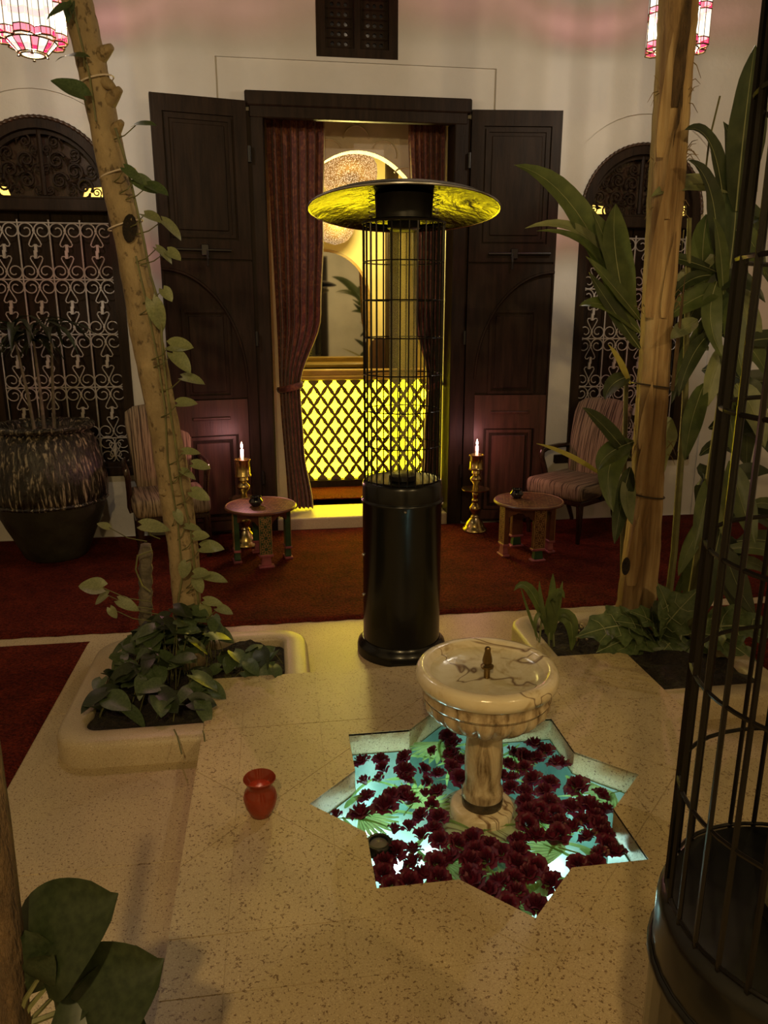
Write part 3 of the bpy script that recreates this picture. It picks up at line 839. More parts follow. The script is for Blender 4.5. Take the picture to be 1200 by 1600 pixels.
#MORE1
# ================================================================ HANGING LANTERNS
def make_lantern(label, loc, watts, col, cable_z, open_below=False):
    t = thing('hanging_lantern', label, 'lantern', loc)
    NL = 8; R, rl = .118, .047
    H = .62
    def strip(k, j):
        """two plan points of strip j (0..3) of lobe k"""
        a = 2 * PI * k / NL; c = Vector((R * math.cos(a), R * math.sin(a)))
        res = []
        for q in (j, j + 1):
            b_ = a - math.radians(100) + math.radians(200) * q / 4
            res.append(c + Vector((rl * math.cos(b_), rl * math.sin(b_))))
        return res
    bands = [(.065, .095, 'pink_pane'), (.095, .225, 'white_pane'), (.225, .255, 'pink_pane'), (.255, .385, 'white_pane'), (.385, .415, 'pink_pane'), (.415, .56, 'white_pane'), (.56, .59, 'pink_pane')]
    cache = {}
    for k in range(NL):
        for j in range(4):
            for bi, (z0, z1, mt_) in enumerate(bands):
                key = (j, bi)
                if key not in LANT:
                    p, q = strip(0, j)
                    LANT[key] = MB().add([(p.x, p.y, z0), (q.x, q.y, z0), (q.x, q.y, z1), (p.x, p.y, z1)], [(0, 1, 2, 3)]).mesh('pane', mt_)
                link('pane', LANT[key], t, rot=(0, 0, 2 * PI * k / NL))
    if 'came' not in LANT:
        mb = MB()
        plan = []
        for k in range(NL):
            for j in range(4):
                p, q = strip(k, j); plan.append(p)
                mb.tube([(p.x, p.y, .06), (p.x, p.y, .595)], .0022, 4)
            plan.append(strip(k, 3)[1])
        for z in (.062, .095, .225, .255, .385, .415, .56, .592):
            mb.tube([(p.x, p.y, z) for p in plan], .003 if z not in (.062, .592) else .0045, 4, closed=True)
        # lower cone
        r1, r0 = .112, .066
        for k in range(NL):
            for da in (-.22, .22):
                a = 2 * PI * k / NL + da
                mb.tube([(r1 * math.cos(a), r1 * math.sin(a), .062), (r0 * math.cos(a), r0 * math.sin(a), .012)], .0028, 4)
        for r_, z in ((r1, .062), (r0, .012), (r0 - .012, .008)):
            mb.tube([(r_ * math.cos(2 * PI * i / 24), r_ * math.sin(2 * PI * i / 24), z) for i in range(24)], .0045, 4, closed=True)
        LANT['came'] = mb.mesh('lead_came', 'aged_brass')
        wv = []; pv = []
        a = .22
        LANT['cw'] = MB().add([(r1 * math.cos(-a), r1 * math.sin(-a), .062), (r1 * math.cos(a), r1 * math.sin(a), .062), (r0 * math.cos(a), r0 * math.sin(a), .012), (r0 * math.cos(-a), r0 * math.sin(-a), .012)], [(0, 1, 2, 3)]).mesh('pane', 'white_pane')
        b_ = 2 * PI / NL - a
        LANT['cp'] = MB().add([(r1 * math.cos(a), r1 * math.sin(a), .062), (r1 * math.cos(b_), r1 * math.sin(b_), .062), (r0 * math.cos(b_), r0 * math.sin(b_), .012), (r0 * math.cos(a), r0 * math.sin(a), .012)], [(0, 1, 2, 3)]).mesh('pane', 'pink_pane')
        LANT['disc'] = MB().add([(.055 * math.cos(2 * PI * i / 20), .055 * math.sin(2 * PI * i / 20), .009) for i in range(20)], [tuple(range(20))]).mesh('pane', 'white_pane')
        LANT['foot'] = MB().lathe([(.004, -.012), (.0085, -.010), (.004, -.005), (.003, .012)], 8).mesh('foot_knob', 'aged_brass', True)
        LANT['top'] = MB().lathe([(.165, .59), (.16, .60), (.10, .65), (.03, .68), (.012, .70)], 24).mesh('roof_cap', 'aged_brass', True)
    link('lead_came', LANT['came'], t); link('roof_cap', LANT['top'], t)
    if not open_below: link('pane', LANT['disc'], t)
    for k in range(NL):
        if not open_below: link('pane', LANT['cw'], t, rot=(0, 0, 2 * PI * k / NL)); link('pane', LANT['cp'], t, rot=(0, 0, 2 * PI * k / NL))
        if k % 2 == 0: link('foot_knob', LANT['foot'], t, (.064 * math.cos(2 * PI * k / NL + .2), .064 * math.sin(2 * PI * k / NL + .2), .008))
    MB().tube([(0, 0, .69), (0, 0, cable_z - loc[2] - .004)], .005, 5).build('chain', 'aged_brass', t)
    light('bulb', (0, 0, -.03 if open_below else .19), watts, col, .05 if open_below else .012, t)
    return t
LANT = {}
CZ = 4.55
FARC, NEARC = (1, .88, .74), (1, .70, .30)
LL = (-1.085, 4.25, 2.79); RL = (2.185, 4.25, 2.895)
make_lantern('stained glass lantern with pink bands hanging beside the vine covered trunk', LL, LANTERN_FAR, FARC, CZ)
make_lantern('stained glass lantern with pink bands hanging behind the peeled trunk', RL, LANTERN_FAR, FARC, CZ)
make_lantern('added unseen stained glass lantern hanging over the dark leaved plant', (-.35, -.90, 2.95), LANTERN_NEAR, NEARC, CZ, True)  # added behind the view as the assumed source of the floor light
make_lantern('added unseen stained glass lantern hanging beside the tall black heater', (2.185, -.90, 2.85), LANTERN_NEAR * .55, NEARC, CZ, True)  # second unseen lantern, added for the floor light
for y_, lb in ((4.25, 'steel cable carrying the two lanterns by the door wall'), (-.90, 'steel cable carrying the two added lanterns far from the door')):
    tag(MB().tube([(-3.61, y_, CZ), (4.84, y_, CZ)], .006, 6).build('hanging_cable', 'black_iron'), lb, 'cable')

# ================================================================ PATIO HEATERS
def make_heater(label, loc, rz, tilt=-6.5):
    t = thing('patio_heater', label, 'heater', loc, rz)
    BT = .86                                             # top of the gas housing
    MB().lathe([(.215, 0), (.217, .03), (.212, .05), (.196, .062), (.19, .075)], 40).build('base', 'black_enamel', t, True)
    body = MB().lathe([(.186, .06), (.186, .745), (.190, .752), (.190, .765), (.186, .772)], 40, cap=False).build('housing', 'black_enamel', t, True)
    MB().lathe([(.188, .752), (.1925, .757), (.1925, .765), (.188, .770)], 40, cap=False).build('seam_ring', 'black_enamel', body, True)
    MB().lathe([(.186, .770), (.186, .835), (.181, .853), (.17, .860), (.14, .852), (0, .850)], 40).build('top_cap', 'black_enamel', t, True)
    for a, z in ((185, .30), (185, .50), (265, .745), (345, .745)):
        a = math.radians(a)
        MB().lathe([(.008, 0), (.008, .006), (.004, .010), (0, .010)], 10).xform(Matrix.Rotation(a, 4, 'Z') @ Matrix.Translation((.184, 0, z)) @ Matrix.Rotation(PI / 2, 4, 'Y')).build('bolt', 'steel', t, True)
    MB().lathe([(.055, .85), (.062, .855), (.062, .875), (.05, .885)], 24).build('burner', 'black_iron', t, True)
    MB().lathe([(.062, .875), (.062, 1.955)], 28, cap=False).build('glass_tube', 'tube_glass', t, True)
    CR = .175
    if 'rod' not in LANT: LANT['rod'] = MB().tube([(CR, 0, .845), (CR, 0, 1.975)], .0035, 5).mesh('rod', 'heater_wire', True)
    for k in range(30): link('rod', LANT['rod'], t, rot=(0, 0, 2 * PI * k / 30 + .07))
    for k in range(8):
        z = .862 + k * .159
        MB().tube([(CR * math.cos(2 * PI * i / 40), CR * math.sin(2 * PI * i / 40), z) for i in range(40)], .0030 if k < 7 else .007, 5, closed=True).build('ring', 'heater_wire', t, True)
    MB().lathe([(.17, 1.968), (.172, 1.982), (.06, 1.984), (.055, 1.975), (.06, 1.965)], 32, cap=False).build('deflector_plate', 'hood_metal', t, True)
    MB().lathe([(.055, 1.945), (.07, 1.955), (.07, 1.985), (.12, 1.99), (.125, 2.085), (.06, 2.10)], 28).build('burner_head', 'black_iron', t, True)
    TM = Matrix.Translation((0, 0, 2.035)) @ Matrix.Rotation(math.radians(tilt), 4, 'X') @ Matrix.Rotation(math.radians(1.2), 4, 'Y')
    hood = MB().lathe([(.408, -.012), (.407, -.002), (.36, .020), (.28, .042), (.16, .058), (0, .064)], 48, cap=False).xform(TM).build('hood', 'black_enamel', t, True)
    MB().lathe([(.404, -.010), (.36, .010), (.28, .031), (.16, .047), (.02, .052)], 48, cap=False).xform(TM).build('reflector', 'hood_metal', hood, True)
    MB().tube([(.407 * math.cos(2 * PI * i / 48), .407 * math.sin(2 * PI * i / 48), -.008) for i in range(48)], .0045, 6, closed=True).xform(TM).build('rim', 'steel', hood, True)
    for a in (200, 320, 80):
        a = math.radians(a); sx, sy = .155 * math.cos(a), .155 * math.sin(a)
        MB().tube([(sx + .013 * math.cos(i * .9), sy + .013 * math.sin(i * .9), 1.985 + .105 * i / 40) for i in range(41)], .002, 4).build('spring', 'steel', t, True)
    return t
make_heater('tall black patio heater with wire cage and wide round hood standing before the doorway', (.575, 3.395, 0), 0)
make_heater('tall black patio heater with wire cage standing off the platform edge opposite the doorway', (.655, .715, 0), .06, 9.0)

# ================================================================ FOUNTAIN
t = thing('fountain', 'marble pedestal fountain with fluted bowl standing in star pool', 'fountain', (PX + .01, PY - .005, -.26))
z = lambda a: a + .26
MB().lathe([(.15, 0), (.15, z(.0)), (.14, z(.012)), (.105, z(.02)), (.103, z(.045)), (.095, z(.052)), (0, z(.052))], 40).build('foot', 'marble', t, True)
MB().lathe([(.066, z(.05)), (.068, z(.075)), (.064, z(.085))], 32).build('wet_collar', 'wet_stone', t, True)
MB().lathe([(.066, z(.083)), (.067, z(.105)), (.060, z(.118)), (.057, z(.135)), (.062, z(.20)), (.061, z(.25)), (.056, z(.30)), (.054, z(.33)), (.062, z(.345))], 36).build('column', 'marble_wet', t, True)
def flute(r, zz, a): return r * (1 + .085 * (abs(math.sin(a * 11)) ** .7 - .6) * max(0, min(1, (z(.443) - zz) / .03)))
MB().lathe([(.06, z(.342)), (.10, z(.350)), (.14, z(.366)), (.172, z(.390)), (.190, z(.412)), (.196, z(.426)), (.198, z(.445))], 176, cap=False, fn=flute).build('fluted_bowl', 'marble_wet', t, True)
MB().lathe([(.197, z(.445)), (.203, z(.455)), (.199, z(.468)), (.203, z(.480)), (.205, z(.488))], 64, cap=False).build('band', 'marble_wet', t, True)
MB().lathe([(.203, z(.486)), (.216, z(.495)), (.222, z(.512)), (.220, z(.530)), (.212, z(.541)), (.196, z(.545)), (.186, z(.540)), (.176, z(.522)), (.15, z(.508)), (.08, z(.502)), (0, z(.500))], 64).build('rim', 'marble', t, True)
MB().lathe([(.178, z(.523)), (0, z(.523))], 48, cap=False).build('basin_water', 'clear_water', t)
nz = MB().lathe([(.010, z(.500)), (.010, z(.530)), (.020, z(.535)), (.021, z(.541)), (.013, z(.548)), (.016, z(.556)), (.015, z(.565)), (.009, z(.590)), (.010, z(.598)), (.007, z(.603)), (0, z(.603))], 14).build('nozzle', 'aged_brass', t, True)

# ================================================================ FURNITURE BY THE WALL
def chair(label, loc, rz):
    t = thing('low_chair', label, 'chair', loc, rz)
    MB().rbox((-.245, -.27, .305), (.245, .235, .425), .035, 3).build('seat', 'stripe_seat', t, 'all')
    M_ = Matrix.Translation((0, .215, .36)) @ Matrix.Rotation(math.radians(-13), 4, 'X')
    def bk(u, v):
        return None
    mb = MB()
    bm = bmesh.new(); bmesh.ops.create_cube(bm, size=1)
    bmesh.ops.subdivide_edges(bm, edges=bm.edges[:], cuts=5, use_grid_fill=True)
    for v in bm.verts:
        x, y, zz = v.co * 2
        k = (zz + 1) / 2
        wd = .195 + .045 * k ** 2
        n_ = (abs(x) ** 6 + abs(y) ** 6 + abs(zz) ** 6) ** (1 / 6)
        x, y, zz = x / n_ if n_ > 1 else x, y / n_ if n_ > 1 else y, zz / n_ if n_ > 1 else zz
        v.co = Vector((x * wd, y * .05 + .03 * math.sin(k * PI) * -1, .30 + zz * .31 + (.02 * (1 - x * x) if zz > .5 else 0)))
    bm.verts.index_update()
    mb.add([M_ @ v.co for v in bm.verts], [tuple(v.index for v in f.verts) for f in bm.faces]); bm.free()
    mb.build('backrest', 'stripe_back', t, 'all')
    MB().rbox((-.235, -.255, .27), (.235, .225, .312), .008, 1).build('seat_frame', 'chair_wood', t)
    for sx in (-1, 1):
        MB().tube([(sx * .215, -.235, 0), (sx * .215, -.235, .02), (sx * .22, -.24, .12), (sx * .21, -.23, .29)], [.016, .016, .02, .028], 8).build('leg', 'chair_wood', t, True)
        MB().tube([(sx * .20, .30, 0), (sx * .20, .30, .02), (sx * .20, .24, .14), (sx * .20, .215, .30)], [.016, .016, .02, .026], 8).build('leg', 'chair_wood', t, True)
        MB().tube([(sx * .245, .30, .60), (sx * .262, .15, .605), (sx * .265, .0, .60), (sx * .262, -.055, .585), (sx * .256, -.065, .55), (sx * .252, -.02, .45), (sx * .25, .01, .33), (sx * .24, .0, .29)], [.016, .019, .022, .023, .02, .019, .022, .02], 8).build('armrest', 'chair_wood', t, True)
    return t
chair('low striped chair with dark wooden arms beside the glazed jar', (-.74, 5.16, .016), math.radians(14))
chair('low striped chair with dark wooden arms behind the table with green foot', (2.17, 5.20, .016), math.radians(-56))

def star_lines(mb, c, ux, uz, nrm, R, n=8, th=.0022):
    """flat strips of an interlaced star in the plane spanned by ux, uz"""
    def P(r, a): return c + ux * (r * math.cos(a)) + uz * (r * math.sin(a))
    def seg(p, q):
        d = (q - p).normalized(); s_ = nrm.cross(d) * th
        o = len(mb.v); mb.v += [p - s_ + nrm * .0012, p + s_ + nrm * .0012, q + s_ + nrm * .0012, q - s_ + nrm * .0012]; mb.f.append((o, o + 1, o + 2, o + 3))
    for k in range(n):
        a = 2 * PI * k / n
        seg(P(R * .3, a), P(R * .55, a + PI / n)); seg(P(R * .3, a), P(R * .55, a - PI / n))
        seg(P(R * .55, a + PI / n), P(R, a)); seg(P(R * .55, a - PI / n), P(R, a))
        seg(P(R * .55, a + PI / n), P(R * 1.02, a + PI / n))
def table(label, loc, rz, feet, apron):
    t = thing('side_table', label, 'table', loc, rz)
    TZ, R = .375, .232
    top = MB().lathe([(R - .02, TZ - .022), (R, TZ - .016), (R + .002, TZ - .008), (R - .004, TZ), (0, TZ)], 48).build('table_top', 'table_red', t, True)
    mb = MB(); X, Y, Z = Vector((1, 0, 0)), Vector((0, 1, 0)), Vector((0, 0, 1))
    star_lines(mb, Vector((0, 0, TZ)), X, Y, Z, .10, 8, .0024)
    for k in range(8):
        a = 2 * PI * k / 8
        star_lines(mb, Vector((.155 * math.cos(a), .155 * math.sin(a), TZ)), X, Y, Z, .058, 8, .002)
    mb.build('inlay', 'inlay', top)
    mb = MB().tube([((R - .006) * math.cos(2 * PI * i / 48), (R - .006) * math.sin(2 * PI * i / 48), TZ) for i in range(48)], .003, 4, closed=True)
    mb.build('rim_line', 'inlay', top)
    for k in range(4):
        a = PI / 2 * k - PI / 2
        M_ = Matrix.Rotation(a + PI / 2, 4, 'Z')        # local -y faces outwards
        lg = thing_part = MB().rbox((-.040, -.185, .085), (.040, -.150, TZ - .02), .003, 1, M_)
        lg.add(*[(lambda m_: (m_.v, m_.f))(MB().rbox((-.031, -.182, .085), (.031, -.152, .20), .002, 1, M_))][0])
        leg = lg.build('leg', apron, t)
        mb = MB()
        nx = M_.to_3x3() @ Vector((0, -1, 0)); ux = M_.to_3x3() @ Vector((1, 0, 0))
        for zc in (.125, .20, .275, .335):
            star_lines(mb, M_ @ Vector((0, -.1865, zc)), ux, Z, nx, .040 if zc < .3 else .034, 8, .0018)
        for sx in (-1, 1): mb.box((sx * .038 - .002, -.1885, .09), (sx * .038 + .002, -.185, TZ - .022), M_)
        for zz in (.09, TZ - .026): mb.box((-.04, -.1885, zz - .002), (.04, -.185, zz + .002), M_)
        mb.build('fretwork', 'inlay', leg)
        MB().rbox((-.046, -.192, .072), (.046, -.145, .088), .003, 1, M_).build('foot_moulding', 'pink_paint', leg)
        MB().rbox((-.05, -.196, .0), (.05, -.142, .014), .003, 1, M_).build('foot_plate', 'pink_paint', leg)
        MB().lathe([(.040, .012), (.046, .022), (.040, .05), (.037, .074)], 4, (0, 0, 0)).xform(M_ @ Matrix.Translation((0, -.168, 0)) @ Matrix.Diagonal((1, .6, 1, 1)) @ Matrix.Rotation(PI / 4, 4, 'Z')).build('foot', feet[k % len(feet)], leg)
        # scalloped apron between this leg and the next
        mb = MB(); n = 16
        p0 = M_ @ Vector((.036, -.165, 0)); p1 = Matrix.Rotation(a + PI, 4, 'Z') @ Vector((-.036, -.165, 0))
        vs = []; fs = []
        for i in range(n + 1):
            u = i / n; p = p0.lerp(p1, u); dip = .045 * abs(2 * u - 1) ** 1.5 + .008 * abs(math.sin(u * PI * 5))
            out = Vector((p.x, p.y, 0)).normalized() * .012
            vs += [Vector((p.x, p.y, TZ - .02)), Vector((p.x, p.y, TZ - .055 - dip)), Vector((p.x, p.y, TZ - .02)) - out, Vector((p.x, p.y, TZ - .055 - dip)) - out]
        for i in range(n):
            o = i * 4
            fs += [(o, o + 1, o + 5, o + 4), (o + 3, o + 2, o + 6, o + 7), (o + 1, o + 3, o + 7, o + 5)]
        mb.add(vs, fs).build('apron', 'table_red', t)
    return t
table('small round inlaid table with pink front foot beside the curtain', (-.115, 4.86, .016), .15, ['pink_paint', 'green_paint'], 'green_paint')
table('small round inlaid table with green front foot beside the low chair', (1.665, 4.74, .016), .12, ['green_paint', 'pink_paint'], 'table_red')

def pot_small(label, loc):
    t = thing('ash_bowl', label, 'bowl', loc)
    MB().lathe([(.022, 0), (.030, .006), (.044, .025), (.046, .035), (.036, .050), (.032, .056), (.038, .064), (.034, .064), (.027, .054), (.03, .03), (0, .012)], 24).build('vessel', 'black_glaze', t, True)
    for k in range(4):
        a = k * PI / 2 + .5
        MB().lathe([(.0, 0), (.006, .002), (.006, .007), (0, .010)], 8, (.034 * math.cos(a), .034 * math.sin(a), .060)).build('rim_knob', 'black_glaze', t, True)
pot_small('small glossy black pot on the table by the curtain', (-.145, 4.83, .391))
pot_small('small glossy black pot on the table by the low chair', (1.60, 4.80, .391))

def candlestick(label, clabel, loc, k):
    t = thing('candlestick', label, 'candlestick', loc)
    s_ = lambda pr: [(r, zz * k) for r, zz in pr]
    MB().lathe(s_([(.085, 0), (.092, .008), (.090, .022), (.075, .034), (.070, .05), (.058, .075), (.042, .095), (.030, .108)]), 32).build('base', 'brass', t, True)
    MB().lathe(s_([(.030, .106), (.036, .115), (.022, .128), (.030, .145), (.042, .165), (.044, .185), (.030, .208), (.018, .222), (.026, .235), (.026, .245), (.018, .255), (.024, .28), (.026, .295), (.016, .31), (.02, .318)]), 24).build('stem', 'brass', t, True)
    MB().lathe(s_([(.02, .314), (.085, .318), (.104, .324), (.106, .331), (.100, .331), (.08, .325), (.02, .323)]), 36).build('drip_dish', 'brass', t, True)
    MB().lathe(s_([(.020, .32), (.024, .335), (.018, .36), (.028, .378), (.044, .398), (.044, .415), (.030, .432), (.022, .44), (.034, .452), (.032, .462), (.028, .478)]), 24).build('upper_stem', 'brass', t, True)
    MB().lathe(s_([(.030, .474), (.056, .478), (.057, .488), (.051, .495), (.051, .575), (.057, .582), (.057, .592), (.050, .592), (.046, .585), (.046, .50), (0, .50)]), 32).build('cup', 'brass', t, True)
    c = thing('candle', clabel, 'candle', (loc[0], loc[1], loc[2] + .50 * k))
    h = .158 * k
    MB().lathe([(.012, 0), (.012, h - .004), (.009, h), (0, h - .002)], 14).build('wax_stick', 'wax', c, True)
    MB().tube([(0, 0, h - .002), (.001, 0, h + .008)], .001, 4).build('wick', 'black_iron', c)
    MB().lathe([(0, h + .004), (.006, h + .012), (.0075, h + .020), (.005, h + .034), (.0018, h + .046), (0, h + .05)], 12).build('candle_flame', 'flame', c, True)
    light('candle_light', (0, -.012, h + .025), CANDLE_W, (1, .40, .40), .012, c)
candlestick('tall brass candlestick standing behind the table by the curtain', 'lit white candle burning above the table by the curtain', (-.235, 5.2, .016), 1.045)
candlestick('tall brass candlestick standing between the heater and the table with green foot', 'lit white candle burning between the heater and the low chair', (1.458, 5.33, .016), .985)

# glazed jar with small palm
t = thing('glazed_jar', 'large dark clay jar with streaky dripping glaze below the arched window', 'jar', (-1.50, 5.165, .016))
def lumpy(r, zz, a): return r * (1 + .012 * math.sin(a * 9 + zz * 7) + .006 * math.sin(a * 23))
def drip(r, zz, a): return r * (1 + .008 * math.sin(a * 31 + math.sin(zz * 9)) + .005 * math.sin(a * 47 + 2))
prof = [(.185, 0), (.20, .015), (.235, .10), (.29, .22), (.335, .33), (.352, .40)]
MB().lathe(prof, 48, fn=lumpy).build('lower_body', 'jar_clay', t, True)
MB().lathe([(.352, .395), (.362, .42), (.366, .47), (.360, .55), (.345, .65), (.322, .75), (.300, .81), (.276, .845), (.268, .855)], 96, cap=False, fn=drip).build('glazed_body', 'jar_glaze', t, 'all')
MB().lathe([(.268, .85), (.300, .858), (.318, .872), (.320, .888), (.305, .898), (.26, .895), (.24, .87), (.235, .80), (0, .79)], 64, fn=drip).build('rim', 'jar_glaze', t, 'all')
for k in range(5):
    a = 2 * PI * k / 5 - 1.9
    pts = [((lumpy(.34 * (1), 0, 0)) * math.cos(a + d) * (0.86 + .17 * math.cos(d * 2.2)), .34 * math.sin(a + d) * (0.86 + .17 * math.cos(d * 2.2)), .40 - .18 * (1 - math.cos(d * 2.2))) for d in [(-.55 + 1.1 * i / 10) for i in range(11)]]
MB().lathe([(.356, .385), (.368, .398), (.360, .41)], 64, cap=False, fn=lumpy).build('glaze_edge', 'jar_glaze', t, True)

# ---------------------------------------------------------------- leaf helpers
def blade(name, pts, width, mat, parent, fold=.25, base=.12, wavy=0, nrm=None, n=12, origin=None, peak=.42):
    """long leaf along a quadratic/cubic path of 3-D points; creased along the midrib"""
    origin = origin if origin is not None else parent.matrix_world.translation if False else Vector(parent.location)
    P = [Vector(p) for p in pts]
    def bez(t):
        q = P[:]
        while len(q) > 1: q = [a.lerp(b_, t) for a, b_ in zip(q, q[1:])]
        return q[0]
    vs = []; fs = []
    nr0 = Vector(nrm) if nrm else IMG_B + Vector((0, 0, .5))
    for i in range(n + 1):
        t_ = i / n; c = bez(t_); d = (bez(min(1, t_ + .02)) - bez(max(0, t_ - .02)))
        d = d.normalized() if d.length > 1e-7 else Vector((0, 0, 1))
        s_ = d.cross(nr0); s_ = s_.normalized() if s_.length > 1e-6 else d.orthogonal()
        up = s_.cross(d).normalized()
        wd = width / 2 * (max(0, math.sin(PI * min(1, (t_ ** (math.log(.5) / math.log(peak)))))) ** .75 * (1 - base) + base * (1 - t_))
        if i == n: wd = .0008
        for k in (-1, -.5, 0, .5, 1):
            vs.append(c + s_ * wd * k + up * (abs(k) * wd * fold + wavy * width * math.sin(t_ * 17 + k * 2) * abs(k)) - origin)
    for i in range(n):
        for k in range(4):
            o = i * 5 + k; fs.append((o, o + 1, o + 6, o + 5))
    o = MB().add(vs, fs).build(name, mat, parent, 'all')
    if name == 'leaf' and mat in ('leaf_long', 'leaf_deep', 'leaf_pale') and width > .05:
        up_ = nr0.normalized() * .0015
        MB().tube([vs[i * 5 + 2] + up_ for i in range(n + 1)], [width * .022 * (1.1 - i / n) for i in range(n + 1)], 4).build('midrib', 'leaf_vein', o, True)
    return o

def heart_leaf(L, wd, bend, fold, mat):
    """heart shaped leaf along +x, base at origin, normal +z"""
    vs = []; fs = []; n = 9
    for i in range(n + 1):
        t_ = i / n
        hwid = wd / 2 * (math.sin(PI * min(1, t_ ** .62)) ** .7 if 0 < t_ < 1 else 0)
        if i == 0: hwid = wd * .22
        for k in (-1, -.6, 0, .6, 1):
            x = L * t_ - (L * .16 * abs(k) * (1 - t_) ** 3) * 1.2
            vs.append((x, hwid * k, -bend * t_ * t_ * L + fold * abs(k) * hwid + .012 * L * math.sin(t_ * 9 + k)))
    for i in range(n):
        for k in range(4):
            o = i * 5 + k; fs.append((o, o + 1, o + 6, o + 5))
    return MB().add(vs, fs).mesh('leaf', mat, 'all')
HL = {}
for mt_ in ('leaf_pothos', 'leaf_pale', 'leaf_dark'):
    HL[mt_] = [heart_leaf(1, .72, .28, .22, mt_), heart_leaf(1, .60, .5, .12, mt_), heart_leaf(1, .82, .15, .30, mt_)]
def put_leaf(parent, mesh, pos, d, nrm, size):
    d = Vector(d).normalized(); nrm = Vector(nrm); s_ = nrm.cross(d)
    s_ = s_.normalized() if s_.length > 1e-6 else d.orthogonal().normalized()
    n_ = d.cross(s_).normalized()
    M_ = Matrix((d, s_, n_)).transposed().to_4x4()
    M_ = Matrix.Translation(Vector(pos) - Vector(parent.location)) @ M_ @ Matrix.Diagonal((size, size, size, 1))
    return link('leaf', mesh, parent, M=M_)

# palm in the jar
jp = thing('potted_palm', 'small dark drooping palm growing in the glazed jar', 'plant', (-1.50, 5.165, .81))
rnd = random.Random(21)
for k in range(3):
    b0 = Vector((-1.50 + .05 * (k - 1), 5.165 + .03 * k, .812))
    MB().tube([Vector((0, 0, 0)) + b0 - Vector(jp.location), Vector((.02 * (k - 1), .0, .30)) + b0 - Vector(jp.location), Vector((.05 * (k - 1), -.02, .62)) + b0 - Vector(jp.location)], [.013, .010, .007], 6).build('stem', 'grey_stalk', jp, True)
    for q in range(13):
        a = 2 * PI * q / 13 + k; top = b0 + Vector((.05 * (k - 1), -.02, .60 + .01 * q))
        ln = rnd.uniform(.22, .36); dr = Vector((math.cos(a), math.sin(a) * .8, 0))
        blade('leaf', [top, top + dr * ln * .5 + Vector((0, 0, .12)), top + dr * ln + Vector((0, 0, -rnd.uniform(.02, .16)))], rnd.uniform(.035, .055), 'leaf_dark', jp, n=6, nrm=(0, 0, 1))
#MORE2
# ================================================================ TREES AND VINES
def trunk(name, label, part, mat, pix, Y, widths, base_z, knots=(), n=14, rough=.06, seed=1):
    rnd = random.Random(seed)
    pts = [on_y(px, py, Y) for px, py in pix]
    r = [wd / 2 * (on_y(px, py, Y) - Vector((0, 0, CAMZ))).length / F * .93 for wd, (px, py) in zip(widths, pix)]
    # down to the soil, up out of sight
    d = (pts[0] - pts[1]).normalized()
    foot = pts[0] + d * ((pts[0].z - base_z) / max(.2, -d.z)) if d.z < 0 else pts[0]
    foot.z = base_z
    top = pts[-1] + (pts[-1] - pts[-2]).normalized() * 1.3
    P = [foot] + pts + [top]; rr = [r[0] * 1.12] + r + [r[-1] * .9]
    fine = []; fr = []
    for i in range(len(P) - 1):
        for k in range(7):
            fine.append(P[i].lerp(P[i + 1], k / 7)); fr.append((rr[i] + (rr[i + 1] - rr[i]) * k / 7) * (1 + rnd.uniform(-rough, rough) * .5))
    fine.append(P[-1]); fr.append(rr[-1])
    t = thing(name, label, 'tree', tuple(foot))
    MB().tube([p - foot for p in fine], fr, n, sec=lambda a: 1 + rough * math.sin(3 * a + 1) + rough * .6 * math.sin(7 * a)).build(part, mat, t, 'all')
    return t, P, rr, foot
lt, LP, LR, lfoot = trunk('vine_tree', 'slender leaning trunk wrapped in a climbing vine', 'trunk', 'bark_smooth',
    [(293, 955), (287, 860), (270, 740), (250, 630), (228, 520), (205, 385), (180, 280), (160, 180), (140, 85), (120, 0)], 3.22, [44, 48, 52, 46, 48, 44, 42, 40, 40, 40], .07, seed=3)
def at_left(px, py, dy=0): return on_y(px, py, 3.22 + dy)
for (px, py, dx, dz, r_) in ((171, 160, .05, .035, .022), (157, 88, .05, .02, .022), (163, 128, .04, -.03, .02), (178, 208, .04, .03, .02), (262, 768, -.02, .01, .022), (272, 770, .03, .01, .022), (250, 605, .03, .0, .016), (196, 345, .035, .0, .014)):
    p = at_left(px, py, -.02)
    MB().tube([p - lfoot, p + Vector((dx * .5, -.03, dz * .5)) - lfoot, p + Vector((dx, -.045, dz)) - lfoot], [r_ * 1.2, r_, r_ * .55], 8).build('knot', 'bark_smooth', lt, True)
p = at_left(203, 357, -.062)
MB().lathe([(0, 0), (.028, .001), (.030, .006), (0, .009)], 14).xform(Matrix.Translation(p - lfoot) @ Matrix.Rotation(.15, 4, 'Y') @ Matrix.Rotation(PI / 2, 4, 'X') @ Matrix.Diagonal((.9, 1.75, 1, 1))).build('branch_scar', 'soil', lt, True)
for (px, py) in ((149, 128), (184, 272), (196, 352)):
    c = at_left(px, py)
    MB().tube([c + Vector((.066 * math.cos(a), .066 * math.sin(a), .02 * math.cos(a))) - lfoot for a in [2 * PI * i / 20 for i in range(20)]], .0028, 4, closed=True).build('tie', 'wax', lt)

rt, RP, RR_, rfoot = trunk('peeled_trunk', 'thick pale trunk with peeling fibrous bark in the planter', 'trunk', 'bark_peeled',
    [(994, 940), (1003, 850), (1010, 770), (1014, 690), (1020, 600), (1026, 500), (1033, 400), (1040, 300), (1048, 180), (1056, 60), (1060, 0)], 3.22, [60, 56, 50, 50, 48, 47, 50, 52, 50, 50, 52], .07, n=22, rough=.05, seed=9)
rnd = random.Random(4)
def at_right(px, py, dy=0): return on_y(px, py, 3.22 + dy)
